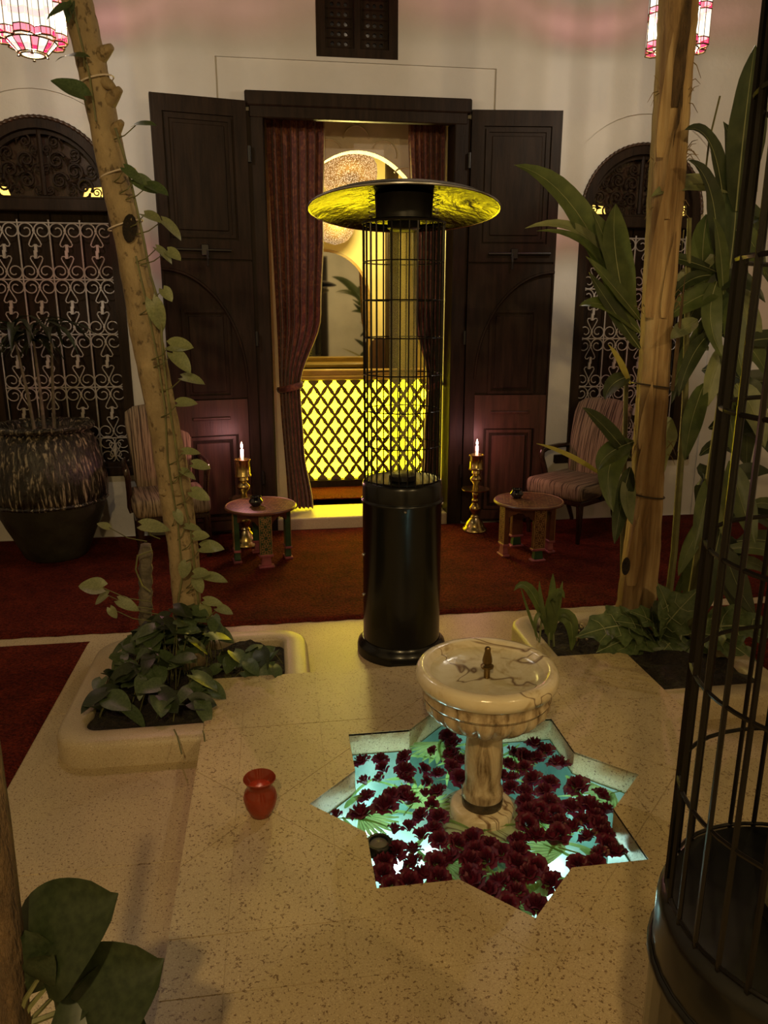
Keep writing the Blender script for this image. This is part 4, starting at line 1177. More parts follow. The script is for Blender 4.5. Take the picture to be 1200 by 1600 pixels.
# peeling bark sheets
for (px, py, ln, wd, dx) in ((1024, 400, .5, .07, .002), (1050, 250, .45, .06, .004), (1040, 150, .45, .055, .0), (1044, 430, .35, .05, .004), (1004, 720, .3, .06, .0), (1010, 650, .3, .07, .002), (992, 860, .35, .08, .0)):
    p = at_right(px, py, -.083)
    blade('bark_sheet', [p + Vector((0, 0, -ln / 2)), p + Vector((dx, -.012, 0)), p + Vector((dx * 2 + .01, .0, ln / 2))], wd, 'bark_peeled', rt, fold=-.25, base=.5, nrm=(-.1, -1, 0), n=10, origin=rfoot)
for (px, py, ln, wd) in ((1066, 75, .42, .075), (1074, 20, .3, .06), (1060, 190, .3, .04), (1060, 520, .5, .03)):
    p = at_right(px, py, -.082)
    blade('bark_sheet', [p + Vector((0, 0, -ln / 2)), p + Vector((0, -.010, 0)), p + Vector((.006, 0, ln / 2))], wd, 'bark_dark', rt, fold=-.3, base=.6, wavy=.03, nrm=(.25, -1, 0), n=14, origin=rfoot)
for k in range(34):
    py = rnd.choice([140, 150, 320, 335, 245, 470, 690, 720, 480, 100]) + rnd.uniform(-15, 15)
    sx = rnd.choice((-1, 1, 1)); px = 1062 - py * .064 + sx * rnd.uniform(20, 26)
    p = at_right(px, py, -.03 - .03 * rnd.random()); q = p + Vector((sx * rnd.uniform(.01, .06), -.02, rnd.uniform(-.07, .05)))
    MB().tube([p - rfoot, (p + q) / 2 + Vector((0, 0, .015)) - rfoot, q - rfoot], [.0022, .0018, .0008], 4).build('fibre_strand', 'fibre', rt)
p = at_right(977, 884, -.088)
MB().lathe([(0, 0), (.022, .001), (.026, .007), (0, .01)], 14).xform(Matrix.Translation(p - rfoot) @ Matrix.Rotation(PI / 2, 4, 'X') @ Matrix.Diagonal((.8, 1.7, 1, 1))).build('bark_hole', 'soil', rt, True)
for (px, py) in ((1018, 602), (1008, 772)):
    c = at_right(px, py)
    MB().tube([c + Vector((.086 * math.cos(a), .086 * math.sin(a), -.012 * math.cos(a))) - rfoot for a in [2 * PI * i / 24 for i in range(24)]], .004, 5, closed=True).build('wire_tie', 'wire_tie', rt)

# knobbly cut stalk
c0 = on_y(222, 965, 3.30); c0.z = .07
t = thing('cut_stalk', 'short grey knobbly cut stalk standing among the vine leaves', 'plant stalk', tuple(c0))
top_ = on_y(228, 850, 3.30) - c0
def knob(i, n): return .028 * (1 + .14 * math.sin(i * 2.4))
MB().tube([top_ * (i / 24) for i in range(25)], [knob(i, 25) for i in range(24)] + [.02], 12, sec=lambda a: 1 + .1 * math.sin(5 * a)).build('stalk', 'grey_stalk', t, 'all')

# climbing vine on the left trunk
vine = thing('climbing_vine', 'heart leaved vine climbing up the slender leaning trunk', 'vine', tuple(lfoot))
def stem(pixs, r=.004, dy=-.07, par=None, mat='plant_stem', org=None):
    par = par or vine; org = org if org is not None else Vector(par.location)
    MB().tube([on_y(px, py, 3.22 + dy) - org for px, py in pixs], r, 5).build('stem', mat, par, True)
stem([(312, 960), (305, 900), (298, 830), (283, 760), (275, 700), (262, 620), (255, 560), (250, 480), (235, 430), (224, 372), (208, 300), (196, 250), (180, 200)], .005)
stem([(275, 960), (285, 900), (278, 820), (262, 720), (258, 640), (246, 560), (228, 470), (212, 400)], .004)
stem([(150, 190), (140, 120), (128, 70), (118, 30), (112, 0)], .004)
stem([(238, 860), (215, 868), (212, 890), (222, 915), (235, 925)], .004, -.02)
# (px, py, image angle of the tip, length in px, kind)
VL = [(183, 225, 35, 0, 'p'), (212, 196, 10, 28, 'p'), (195, 262, -30, 26, 'p'), (212, 280, -25, 30, 'p'), (232, 290, -20, 28, 'p'), (226, 335, -20, 26, 'q'), (254, 345, -35, 32, 'q'), (245, 388, -35, 26, 'q'), (262, 392, -30, 22, 'q'),
      (255, 452, -50, 20, 'q'), (238, 470, -70, 40, 'q'), (266, 540, 0, 32, 'q'), (270, 552, -40, 34, 'q'), (286, 590, -5, 30, 'q'), (278, 630, 8, 26, 'q'), (287, 705, 5, 22, 'q'), (302, 725, -8, 24, 'q'), (284, 735, -20, 22, 'q'), (300, 768, -15, 28, 'q'),
      (290, 822, 0, 22, 'q'), (304, 838, 5, 22, 'q'), (315, 855, 10, 34, 'q'), (322, 900, 0, 30, 'q'), (304, 905, -60, 24, 'q'), (320, 938, 0, 26, 'q'), (318, 945, -70, 24, 'q'), (340, 950, -10, 24, 'q'), (304, 897, 10, 24, 'q'),
      (160, 918, 170, 34, 'q'), (168, 930, -150, 26, 'q'), (186, 938, -20, 30, 'q'), (172, 950, -60, 18, 'q'), (170, 824, 150, 18, 'q'), (222, 820, 0, 36, 'q'), (108, 12, 200, 30, 'p'), (130, 88, 160, 36, 'p'), (130, 150, 150, 40, 'p'), (112, 5, 250, 22, 'p'), (275, 800, -60, 20, 'q'), (292, 880, -110, 24, 'q')]
rnd = random.Random(8)
for (px, py, ang, ln, kd) in VL:
    if not ln: continue
    dy = -.08 - .05 * rnd.random(); p = on_y(px, py, 3.22 + dy)
    a = math.radians(ang); d = IMG_R * math.cos(a) + IMG_U * math.sin(a) + IMG_B * rnd.uniform(-.1, .35)
    sc_ = ln / F * 3.35 * 1.02
    nr = IMG_B * rnd.uniform(.35, .9) + IMG_U * rnd.uniform(.5, 1) + IMG_R * rnd.uniform(-.3, .3)
    put_leaf(vine, rnd.choice(HL['leaf_pale' if kd == 'q' else 'leaf_pothos']), p, d, nr, sc_)
    # petiole back to the trunk
    tx = 293 - (955 - py) * .181
    q = on_y(px + (tx - px) * .6, py + 22, 3.22 - .06)
    MB().tube([p - lfoot, p.lerp(q, .5) + Vector((0, -.01, -.012)) - lfoot, q - lfoot], [.0018, .0022, .0026], 4).build('leaf_stalk', 'plant_stem', vine)

# ground cover in the left planter
gc = thing('pothos_plant', 'dense heart leaved plant spreading over the soil of the planter', 'plant', (-.50, 3.0, .065))
rnd = random.Random(31)
for k in range(150):
    if k < 90: x, y = rnd.uniform(-.74, -.30), rnd.uniform(2.70, 3.30)
    elif k < 130: x, y = rnd.gauss(-.45, .14), rnd.gauss(3.12, .12)
    else: x, y = rnd.uniform(-.30, .0), rnd.uniform(3.02, 3.2)
    x = min(max(x, -.76), .02); y = min(max(y, 2.68), 3.36)
    if x > -.29 and y < 3.03: continue
    if y < 2.80 and x < -.58 and rnd.random() < .6: continue
    hgt = (.05 + .22 * math.exp(-((x + .42) ** 2 + (y - 3.1) ** 2) / .05)) * rnd.uniform(.5, 1.1) + .03
    if x > -.28: hgt = rnd.uniform(.03, .09)
    p = Vector((x, y, .075 + hgt)); a = rnd.uniform(0, 2 * PI)
    d = Vector((math.cos(a), math.sin(a) - .35, rnd.uniform(-.5, .1))); nr = Vector((rnd.uniform(-.45, .45), rnd.uniform(-.7, .2), 1))
    s_ = rnd.uniform(.07, .125)
    put_leaf(gc, rnd.choice(HL[rnd.choice(['leaf_pothos', 'leaf_pothos', 'leaf_dark'])]), p, d, nr, s_)
    if k % 2 == 0:
        b0 = Vector((x - d.x * .05, min(max(y - d.y * .04, 2.67), 3.38), .070))
        if b0.x > -.32 and b0.y < 3.02: b0.y = 3.03
        MB().tube([b0 - Vector(gc.location), p.lerp(b0, .4) - Vector(gc.location) + Vector((0, 0, .01)), p - Vector(gc.location)], .002, 4).build('leaf_stalk', 'plant_stem', gc)
for (px, py, q) in (((272, 1140), (285, 1175), 0), ((317, 1142), (322, 1165), 0)):
    a, b_ = on_z(px[0], px[1], .11), on_z(py[0], py[1], .08); b_.z = .085; b_.y -= .02
    MB().tube([a - Vector(gc.location), a.lerp(b_, .5) + Vector((0, 0, .02)) - Vector(gc.location), b_ - Vector(gc.location)], .003, 5).build('runner', 'plant_stem', gc)

# broad leaved plant behind the peeled trunk
bp0 = Vector((1.98, 3.22, .065))
bp = thing('broad_leaved_plant', 'tall plant with long broad strap leaves growing behind the peeled trunk', 'plant', tuple(bp0))
def stalk(pts, r): MB().tube([Vector(p) - bp0 for p in pts], r, 7).build('stalk', 'plant_stem', bp, True)
stalk([(1.86, 3.22, .06), (1.87, 3.22, .5), (1.86, 3.24, 1.2), (1.80, 3.25, 2.0)], [.018, .017, .015, .010])
stalk([(1.98, 3.22, .06), (2.0, 3.22, .6), (2.02, 3.2, 1.4), (2.04, 3.18, 2.4)], [.022, .02, .018, .010])
stalk([(1.70, 3.33, .06), (1.66, 3.36, .7), (1.62, 3.35, 1.3)], [.016, .014, .010])
def pxblade(tip, mid, base, wd, mat, dy0=0, dy1=-.1, fold=.25, wavy=.02, peak=.42):
    a = on_y(*base, 3.22 + dy0); c = on_y(*tip, 3.22 + dy1); b_ = on_y(*mid, 3.22 + (dy0 + dy1) / 2)
    b2 = b_ * 2 - (a + c) / 2
    return blade('leaf', [a, b2, c], wd / F * 3.45, mat, bp, fold=fold, wavy=wavy, peak=peak, origin=bp0)
EX = [  # tip, mid, base, width px, material
 ((803, 258), (900, 330), (975, 490), 46, 'leaf_long'), ((820, 357), (915, 368), (985, 470), 20, 'leaf_pale'), ((838, 361), (930, 395), (990, 510), 16, 'leaf_long'),
 ((962, 318), (962, 400), (985, 510), 52, 'leaf_long'), ((925, 330), (955, 400), (990, 500), 40, 'leaf_long'), ((915, 400), (960, 450), (1000, 500), 24, 'leaf_long'),
 ((905, 478), (950, 480), (1000, 520), 26, 'leaf_long'), ((920, 425), (955, 480), (1000, 545), 28, 'leaf_deep'), ((950, 538), (968, 565), (985, 600), 14, 'leaf_yellow'),
 ((945, 625), (958, 600), (985, 588), 26, 'leaf_deep'), ((910, 637), (945, 668), (985, 715), 28, 'leaf_deep'), ((838, 693), (890, 712), (945, 745), 9, 'leaf_yellow'),
 ((958, 800), (952, 730), (985, 690), 42, 'leaf_long'), ((935, 735), (950, 710), (990, 690), 34, 'leaf_long'), ((960, 850), (970, 790), (985, 730), 30, 'leaf_deep'), ((988, 820), (980, 780), (985, 740), 26, 'leaf_pale'),
 ((1017, 308), (1075, 288), (1150, 300), 30, 'leaf_pale'), ((1070, 203), (1110, 225), (1130, 320), 30, 'leaf_deep'), ((1112, 490), (1098, 420), (1105, 335), 46, 'leaf_long'), ((1017, 406), (1060, 405), (1120, 425), 20, 'leaf_deep'),
 ((1052, 440), (1085, 420), (1120, 400), 26, 'leaf_pale'), ((1040, 500), (1080, 470), (1130, 450), 36, 'leaf_long'), ((1035, 745), (1030, 690), (1050, 655), 52, 'leaf_pale'), ((1070, 720), (1080, 660), (1100, 600), 34, 'leaf_long'),
 ((1045, 470), (1075, 440), (1110, 430), 22, 'leaf_deep'), ((1180, 70), (1165, 180), (1150, 330), 60, 'leaf_deep'), ((1130, 190), (1150, 280), (1140, 420), 44, 'leaf_deep'), ((1075, 250), (1110, 300), (1120, 400), 36, 'leaf_deep'),
 ((1048, 530), (1065, 515), (1090, 500), 26, 'leaf_pale'), ((1130, 560), (1110, 500), (1120, 440), 34, 'leaf_long'), ((1165, 600), (1150, 540), (1140, 470), 40, 'leaf_long'), ((1190, 560), (1170, 500), (1150, 450), 44, 'leaf_pale'),
 ((1100, 640), (1115, 590), (1130, 540), 34, 'leaf_pale'), ((1150, 720), (1140, 650), (1130, 590), 40, 'leaf_long'), ((1195, 700), (1175, 640), (1150, 600), 44, 'leaf_pale'), ((1085, 860), (1100, 790), (1120, 740), 34, 'leaf_long'),
 ((1130, 840), (1125, 780), (1120, 720), 30, 'leaf_pale'), ((1180, 850), (1160, 790), (1140, 720), 44, 'leaf_long'), ((1195, 430), (1175, 380), (1150, 360), 40, 'leaf_long'), ((1060, 620), (1080, 560), (1110, 520), 26, 'leaf_deep'),
 ((1060, 900), (1080, 850), (1110, 800), 28, 'leaf_long'), ((1100, 960), (1110, 900), (1125, 830), 40, 'leaf_deep'), ((1180, 960), (1150, 910), (1130, 850), 44, 'leaf_deep'), ((1115, 340), (1125, 390), (1130, 460), 26, 'leaf_long')]
rnd = random.Random(17)
for (tp, md, bs, wd, mt_) in EX:
    left = bs[0] < 1010
    pxblade(tp, md, bs, wd, mt_, (.0 if left else .02), (-.18 if left else rnd.uniform(-.2, .12)), fold=rnd.uniform(.1, .35))
for k in range(46):
    bx = rnd.uniform(1090, 1180); by = rnd.uniform(330, 920); a = rnd.uniform(-2.6, .5); ln = rnd.uniform(70, 150)
    tp = (max(bx + ln * math.cos(a), 1048), by - ln * math.sin(a) * .9)
    md = ((bx + tp[0]) / 2, (by + tp[1]) / 2 - rnd.uniform(10, 45))
    pxblade(tp, md, (bx, by), rnd.uniform(22, 44), rnd.choice(['leaf_deep', 'leaf_deep', 'leaf_long', 'leaf_dark']), rnd.uniform(.02, .3), rnd.uniform(-.05, .4), fold=rnd.uniform(.1, .4))
# thin wire like shoots
for pts in ([(1100, 290), (1108, 220), (1125, 150)], [(1182, 300), (1190, 200), (1200, 80)]):
    MB().tube([on_y(a, b_, 3.2) - bp0 for a, b_ in pts], .004, 5).build('shoot', 'plant_stem', bp)

# lobed leaves at the foot of the peeled trunk
def lobed(L, wd, seed, mat):
    rnd = random.Random(seed); vs = []; fs = []; n = 22; m_ = 8
    for i in range(n + 1):
        t_ = i / n
        env = (math.sin(PI * min(1, t_ ** .8 * .97 + .02)) ** .6) * (1 + .20 * math.sin(t_ * 24 + seed) * (.4 + t_))
        for j in range(m_ + 1):
            k = j / m_ * 2 - 1
            vs.append((L * t_ + .10 * L * abs(k) * (1 - t_) - .05 * L * abs(k), wd / 2 * env * k, -.35 * L * t_ ** 2 + .12 * L * math.sin(t_ * PI) + .10 * wd * abs(k) + .035 * L * abs(k) * math.sin(t_ * 26 + k * 3)))
    for i in range(n):
        for j in range(m_):
            o = i * (m_ + 1) + j; fs.append((o, o + 1, o + m_ + 2, o + m_ + 1))
    leaf = MB().add(vs, fs).mesh('leaf', mat, 'all')
    ve = MB(); mid = [Vector(vs[i * (m_ + 1) + m_ // 2]) + Vector((0, 0, .006 * L)) for i in range(n + 1)]
    ve.tube(mid, [L * .016 * (1 - i / n) + L * .003 for i in range(n + 1)], 5)
    vme = ve.mesh('midrib', 'leaf_vein', True)
    side = []
    for s_ in (-1, 1):
        for i in range(3, n - 3, 4):
            e = min(n, i + 3)
            q = [Vector(vs[i * (m_ + 1) + m_ // 2]), Vector(vs[(i + 1) * (m_ + 1) + m_ // 2 + s_ * 2]), Vector(vs[e * (m_ + 1) + m_ // 2 + s_ * 3])]
            side.append(MB().tube([p + Vector((0, 0, .008 * L)) for p in q], [L * .006, L * .005, L * .002], 4).mesh('vein', 'leaf_vein'))
    return leaf, vme, side
LB = [lobed(1, .62, sd, 'leaf_cabbage') for sd in (1, 4)]
cb0 = Vector((1.66, 3.10, .065))
cb = thing('lobed_leaf_plant', 'low plant with wide wavy pale veined leaves at the foot of the trunk', 'plant', tuple(cb0))
for (px, py, bx, by, wn, ln, kind) in ((920, 975, 1000, 985, 1.0, .32, 0), (950, 1000, 1022, 1012, 1, .30, 1), (1010, 950, 1022, 1005, 1, .24, 0), (1050, 940, 1032, 1002, 1, .28, 1), (1058, 955, 1028, 1008, 1, .30, 0), (1000, 1058, 1055, 1020, 1, .24, 1), (1045, 1062, 1060, 1035, 1, .22, 0), (985, 960, 1010, 995, 1, .22, 1), (1100, 1060, 1080, 1030, 1, .28, 0), (1120, 1000, 1075, 1010, 1, .30, 1), (1150, 980, 1090, 1005, 1, .34, 0), (1150, 1040, 1090, 1030, 1, .30, 1), (960, 1025, 1015, 1015, 1, .18, 1)):
    b0 = on_y(bx, by, 3.08); b0.z = max(b0.z, .13); tip = on_y(px, py, 2.98)
    d = tip - b0; nr = Vector((0, -.7, 1))
    leaf, vme, side = LB[kind]
    o = put_leaf(cb, leaf, b0, d, nr, ln)
    link('midrib', vme, o)
    for sme in side: link('vein', sme, o)
    MB().tube([Vector((.02 * (bx - 1030) / 60, .02, 0)), (b0 - cb0) * .6 + Vector((0, 0, .02)), b0 - cb0], [.007, .006, .005], 5).build('leaf_stalk', 'leaf_vein', cb, True)

# maize like seedlings
ms0 = Vector((1.30, 3.16, .065))
ms = thing('maize_seedling', 'young maize like plants with upright pointed leaves in the planter soil', 'plant', tuple(ms0))
def msb(tip, mid, base, wd, mat='leaf_long'):
    a, c = on_y(*base, 3.16), on_y(*tip, 3.12); b_ = on_y(*mid, 3.12); a.z = max(a.z, .066)
    blade('leaf', [a, b_ * 2 - (a + c) / 2, c], wd / F * 3.4, mat, ms, fold=.35, wavy=.01, origin=ms0, n=9)
for (tp, md, bs, wd) in (((803, 923), (828, 922), (858, 990), 18), ((813, 915), (825, 955), (842, 1000), 5), ((843, 908), (846, 945), (858, 1000), 9), ((864, 896), (862, 940), (860, 1000), 16), ((879, 908), (872, 945), (862, 1000), 10), ((882, 935), (870, 930), (858, 985), 18), ((868, 962), (862, 935), (852, 990), 16), ((892, 1020), (890, 970), (862, 965), 26), ((840, 1002), (838, 965), (862, 950), 8), ((900, 985), (880, 960), (862, 985), 8)):
    msb(tp, md, bs, wd)
for x_ in (842, 858, 866):
    a = on_y(x_, 1005, 3.16); a.z = .066; b_ = on_y(858 + (x_ - 858) * .6, 950, 3.14)
    MB().tube([a - ms0, b_ - ms0], [.006, .004], 5).build('stalk', 'leaf_pale', ms)
df0 = on_z(902, 1010, .066)
df = thing('dried_flower', 'small beige dried flower cluster in the planter soil', 'flower', tuple(df0))
MB().tube([(0, 0, 0), (.005, -.005, .06), (.0, -.01, .10)], .003, 5).build('stalk', 'plant_stem', df)
rnd = random.Random(2)
for k in range(30):
    MB().lathe([(0, 0), (.006, .004), (.007, .009), (0, .012)], 6, (rnd.gauss(0, .016), -.01 + rnd.gauss(0, .012), .03 + rnd.random() * .09)).build('floret', 'flower_bits', df)

# dark plant close by
dk0 = Vector((-.70, .74, .076))
dk = thing('dark_leaved_plant', 'dark plant with large rounded leaves on a thick leaning stem', 'plant', tuple(dk0))
def dn(px, py, Y): return on_y(px, py, Y)
tp = [dn(22, 1620, .92), dn(8, 1450, .95), dn(-8, 1290, .98), dn(-30, 1100, 1.0)]
MB().tube([Vector((0, 0, 0)), Vector((.06, .1, .15)), tp[0] - dk0] + [p - dk0 for p in tp[1:]], [.03, .028, .024, .022, .02, .016], 10, sec=lambda a: 1 + .06 * math.sin(3 * a)).build('stem', 'bark_dark', dk, 'all')
def round_leaf(L, wd):
    vs = []; fs = []; n = 12
    for i in range(n + 1):
        t_ = i / n; hwid = wd / 2 * (math.sin(PI * min(1, t_ ** .7)) ** .55 if 0 < t_ < 1 else .05)
        for k in (-1, -.7, -.35, 0, .35, .7, 1):
            vs.append((L * t_, hwid * k, -.35 * t_ * t_ * L + .22 * L * t_ + .16 * abs(k) * hwid + .04 * L * math.sin(t_ * 6 + k * 2)))
    for i in range(n):
        for k in range(6):
            o = i * 7 + k; fs.append((o, o + 1, o + 8, o + 7))
    return MB().add(vs, fs).mesh('leaf', 'leaf_dark', 'all')
RLF = round_leaf(1, .95)
for (bx, by, px, py, sz, Y, nr) in ((52, 1505, 165, 1395, .165, .96, (-.3, -.7, .7)), (75, 1540, 20, 1440, .10, .95, (0, -.8, .6)), (112, 1600, 255, 1490, .165, .93, (.2, -.6, .8)), (150, 1590, 190, 1475, .12, .96, (.3, -.8, .3)), (80, 1560, 175, 1500, .12, .97, (-.2, -.6, .7)), (60, 1530, 75, 1500, .06, .93, (0, -.8, .5)), (70, 1640, 215, 1630, .15, .9, (0, -.6, .8)), (190, 1545, 218, 1475, .07, .98, (.5, -.8, .2))):
    a = dn(bx, by, Y); c = dn(px, py, Y - .02)
    o = put_leaf(dk, RLF, a, c - a, nr, sz)
    q = dn(30, by + 60, .93)
    MB().tube([q - dk0, (a + q) / 2 + Vector((0, -.01, .01)) - dk0, a - dk0], [.005, .004, .003], 5).build('leaf_stalk', 'plant_stem', dk, True)

# ================================================================ POOL: ROSES, LEAVES, LAMP, CUP
def petal(r0, r1, h, spread, curl, mat):
    def fn(u, v):
        a = (u - .5) * 2 * spread * (1 - .15 * v); r = r0 + (r1 - r0) * (v ** .8)
        edge = 1 - .18 * (abs(u - .5) * 2) ** 3 * v + .10 * v * math.sin(u * 9 + r1 * 300); r *= 1 + .06 * v * math.sin(u * 11 + r1 * 500)
        z_ = h * v ** .7 * edge - curl * max(0, v - .6) ** 1.5 * h
        return Vector((r * math.cos(a), r * math.sin(a), z_))
    return MB().grid(fn, 5, 4).mesh('petal', mat, 'all')
PT = [petal(.006, .045, .028, .66, 1.5, 'rose_petal'), petal(.005, .034, .040, .70, 1.0, 'rose_petal'), petal(.004, .021, .046, .8, .4, 'rose_petal'), petal(.001, .010, .045, 1.1, 0, 'rose_heart')]
def make_rose(loc, s_, tilt, az, bud, label):
    t = thing('rose', label, 'rose', loc, 0, 'roses floating in the star pool')
    t.rotation_euler = (tilt * math.cos(az), tilt * math.sin(az), az * 3); t.scale = (s_, s_, s_)
    rings = ((0, 5, 0), (1, 5, .6), (2, 4, .2), (3, 3, .9)) if not bud else ((1, 4, 0), (2, 4, .6), (3, 3, .2))
    for pi, n, ph in rings:
        for k in range(n): link('petal', PT[pi], t, rot=(0, 0, 2 * PI * k / n + ph))
    return t
RC = [(255,455),(310,448),(388,440),(258,515),(303,512),(385,485),(385,512),(440,475),(450,512),(478,420),(490,495),(270,565),(325,595),(345,565),(250,625),(385,550),(395,580),(505,555),(455,560),(465,580),(440,620),(400,660),(350,670),(497,628),(475,665),(437,685),(495,695),(352,740),(410,735),(415,765),(300,770),(290,830),(345,828),(400,825),(430,815),(480,815),(480,765),(535,760),(543,705),(605,705),(590,765),(590,800),(610,840),(520,372),(540,400),(540,440),(530,470),(555,455),(555,505),(712,425),(755,440),(790,405),(830,420),(868,470),(762,472),(800,445),(720,510),(700,545),(790,510),(840,520),(825,548),(760,560),(738,600),(720,580),(790,600),(830,590),(770,640),(810,640),(860,620),(895,650),(930,535),(995,560),(960,600),(950,640),(985,630),(1040,610),(975,690),(1010,690),(1030,660),(1040,720),(1075,735),(1010,745),(935,770),(975,770),(850,705),(800,690),(870,680),(905,600),(880,640),(680,740),(740,700),(740,735),(730,765),(790,780),(700,845),(735,820),(760,810),(850,830),(675,870),(690,885),(810,930),(720,850),(170,622),(320,475),(640,745),(650,715),(620,730),(705,465),(690,500)]
BUDS = {(478,420),(303,512),(440,475),(450,512),(455,560),(465,580),(437,685),(350,670),(320,475),(400,660),(258,515),(712,425),(170,622)}
rnd = random.Random(12)
lampp = on_z(592, 1318, .05)
def zone(x, y):
    if math.hypot(x - lampp.x, y - lampp.y) < .15: return 'beside the black floating lamp'
    if math.hypot(x - PX, y - PY) < .20: return 'close around the fountain foot'
    dx, dy = x - PX, y - PY
    if max(abs(dx), abs(dy)) > SR - .015: return 'in a sharp point of the star pool'
    if math.hypot(x - .575, y - 3.395) < 1.06: return 'on the pool between fountain and hooded heater'
    if math.hypot(x - .655, y - .715) < 1.12: return 'on the pool side away from the doorway'
    return 'on the pool beside the red tealight cup' if dx < 0 else 'on the pool side away from the red tealight cup'
spots = []
for (cx, cy) in RC:
    p = on_z(440 + cx / 2, 960 + cy / 2, WATER + .02)
    if not in_star(p.x, p.y, SR - .03):
        v = Vector((PX - p.x, PY - p.y, 0)).normalized() * .03; p = p + v
        if not in_star(p.x, p.y, SR - .03): p = p + v
    if not in_star(p.x, p.y, SR - .02): continue
    spots.append([p.x, p.y, (cx, cy)])
for it in range(8):
    for i, a in enumerate(spots):
        for b_ in spots[:i]:
            dx, dy = a[0] - b_[0], a[1] - b_[1]; d = math.hypot(dx, dy) or 1e-4
            if d < .050:
                k = (.050 - d) / d * .25; a[0] += dx * k; a[1] += dy * k; b_[0] -= dx * k; b_[1] -= dy * k
    for a in spots:
        dx, dy = a[0] - PX - .01, a[1] - PY; d = math.hypot(dx, dy) or 1e-4
        if d < .155: a[0] += dx / d * (.155 - d); a[1] += dy / d * (.155 - d)
        for q in range(6):
            if not in_star(a[0], a[1], SR - .035): a[0] += (PX - a[0]) * .03; a[1] += (PY - a[1]) * .03
for (x_, y_, key) in spots:
    p = Vector((x_, y_, 0)); cx, cy = key
    bud = (cx, cy) in BUDS; s_ = rnd.uniform(.74, .98) * (.88 if bud else 1)
    if (cx, cy) in ((250, 625), (325, 595), (930, 535), (960, 600), (868, 470), (610, 840)): s_ = 1.11
    make_rose((p.x, p.y, WATER + .001), s_, rnd.uniform(.05, .75), rnd.uniform(0, 6.28), bud,
              ('half closed dark red rose bud floating ' if bud else ('big open dark red rose floating ' if s_ > 1.1 else 'open dark red rose head floating ')) + zone(p.x, p.y))
# floating leaves under the roses
def strip_leaf(L, wd, bend):
    def fn(u, v):
        x = L * v; y = bend * math.sin(v * PI) + (u - .5) * wd * math.sin(PI * (.06 + .94 * v) ** .8) ; return Vector((x, y, .002 + .003 * abs(u - .5)))
    return MB().grid(fn, 2, 7).mesh('leaf_blade', 'leaf_float', 'all')
SL = [strip_leaf(.20, .012, .02), strip_leaf(.15, .016, -.015), strip_leaf(.11, .024, .01)]
k = 0; rnd = random.Random(40)
while k < 62:
    x, y = PX + rnd.uniform(-.5, .5), PY + rnd.uniform(-.5, .5); a = rnd.uniform(0, 2 * PI); sh = rnd.choice((0, 1, 2)); L = (.20, .15, .11)[sh]
    ok = all(in_star(x + math.cos(a) * L * f, y + math.sin(a) * L * f, SR - .02) and math.hypot(x + math.cos(a) * L * f - PX, y + math.sin(a) * L * f - PY) > .125 for f in (0, .5, 1))
    if not ok: continue
    k += 1
    tag(link('leaf_strip', SL[sh], None, (x, y, WATER + .001 + .00015 * k), (0, 0, a)), 'narrow pale green leaf strip floating among the roses', 'leaf', 'leaf strips floating in the star pool')
def fan(L, n, span):
    parts = []
    for i in range(n):
        a = -span / 2 + span * (i + .5) / n; da = span / n * .52
        ln = L * (1 - .18 * abs(2 * (i + .5) / n - 1))
        mb = MB()
        vs = []; fs = []
        for j in range(6):
            v_ = j / 5
            w_ = da * (1 if v_ < .75 else (1 - v_) / .25 * .9 + .08)
            for s_ in (-1, 0, 1): vs.append((ln * v_ * math.cos(a + s_ * w_), ln * v_ * math.sin(a + s_ * w_), .004 + (.007 * v_ if s_ == 0 else 0)))
        for j in range(5):
            for q in range(2):
                o = j * 3 + q; fs.append((o, o + 1, o + 4, o + 3))
        parts.append(MB().add(vs, fs).mesh('leaf_segment', 'leaf_fan'))
    return parts
FP = fan(.20, 13, 2.3)
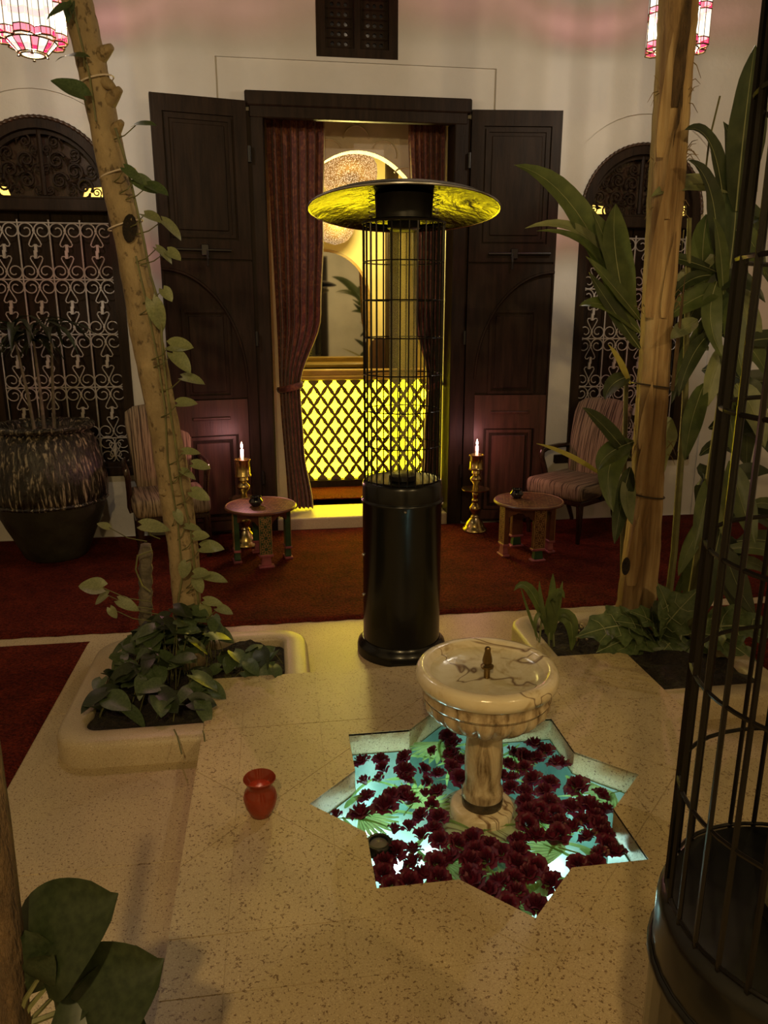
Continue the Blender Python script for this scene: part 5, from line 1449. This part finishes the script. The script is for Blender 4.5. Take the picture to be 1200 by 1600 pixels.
for (px, py, a, s_, lb) in ((848, 1428, 2.2, .95, 'pleated fan palm leaf floating in the star point by the platform grooves'), (885, 1330, 2.6, .8, 'pleated fan palm leaf floating under roses in front of the fountain foot'), (640, 1265, .9, .8, 'pleated fan palm leaf floating beside the two big open roses'), (690, 1160, 4.2, .8, 'pleated fan palm leaf floating under the rim of the fountain bowl'), (560, 1275, -.6, .7, 'pleated fan palm leaf floating near the black floating lamp'), (960, 1240, 3.4, .6, 'green fan palm leaf floating in the star point by the caged heater'), (690, 1345, -.3, .8, 'pleated fan palm leaf floating beside the straight pool edge'), (800, 1180, 4.6, .6, 'green fan palm leaf floating behind the fountain column')):
    p = on_z(px, py, WATER)
    t = thing('fan_palm_leaf', lb, 'leaf', (p.x, p.y, WATER + .001), a)
    t.scale = (s_, s_, s_)
    for me in FP: link('leaf_segment', me, t)
    MB().tube([(-.05, 0, .004), (0, 0, .006), (.03, 0, .006)], .003, 5).build('leaf_stalk', 'leaf_fan', t)
# black floating lamp
p = on_z(592, 1318, .05)
t = thing('floating_lamp', 'black round floating lamp with grey lens in the corner of the pool', 'lamp', (p.x, p.y, WATER - .004))
MB().lathe([(.026, 0), (.040, .008), (.044, .018), (.044, .034), (.038, .042), (.030, .042), (.028, .036)], 28, cap=False).build('housing', 'black_enamel', t, True)
MB().lathe([(.030, .030), (.024, .037), (0, .040)], 24).build('lens', 'lamp_glass', t, True)
for k in range(16):
    a = 2 * PI * k / 16; MB().lathe([(0, 0), (.004, .002), (.004, .016), (0, .018)], 6, (.044 * math.cos(a), .044 * math.sin(a), .018)).build('grip_rib', 'black_enamel', t)
# red candle cup
t = thing('candle_cup', 'glossy red pot shaped tealight cup standing on the platform', 'candle holder', (-.088, 2.062, PLZ))
MB().lathe([(.026, 0), (.034, .004), (.047, .035), (.052, .062), (.047, .082), (.038, .094), (.037, .100), (.044, .116), (.050, .126), (.048, .129), (.042, .118), (.033, .100), (.040, .085), (.045, .062), (.040, .03), (.028, .010), (0, .008)], 36).build('cup', 'red_glass', t, True)
tc = MB().lathe([(.016, .010), (.016, .022), (0, .022)], 16).build('tealight', 'wax', t, True)
MB().lathe([(0, .022), (.003, .027), (.004, .032), (0, .045)], 8).build('candle_flame', 'flame', tc, True)
light('tealight_glow', (0, 0, .05), .03, (1, .5, .3), .01, t)
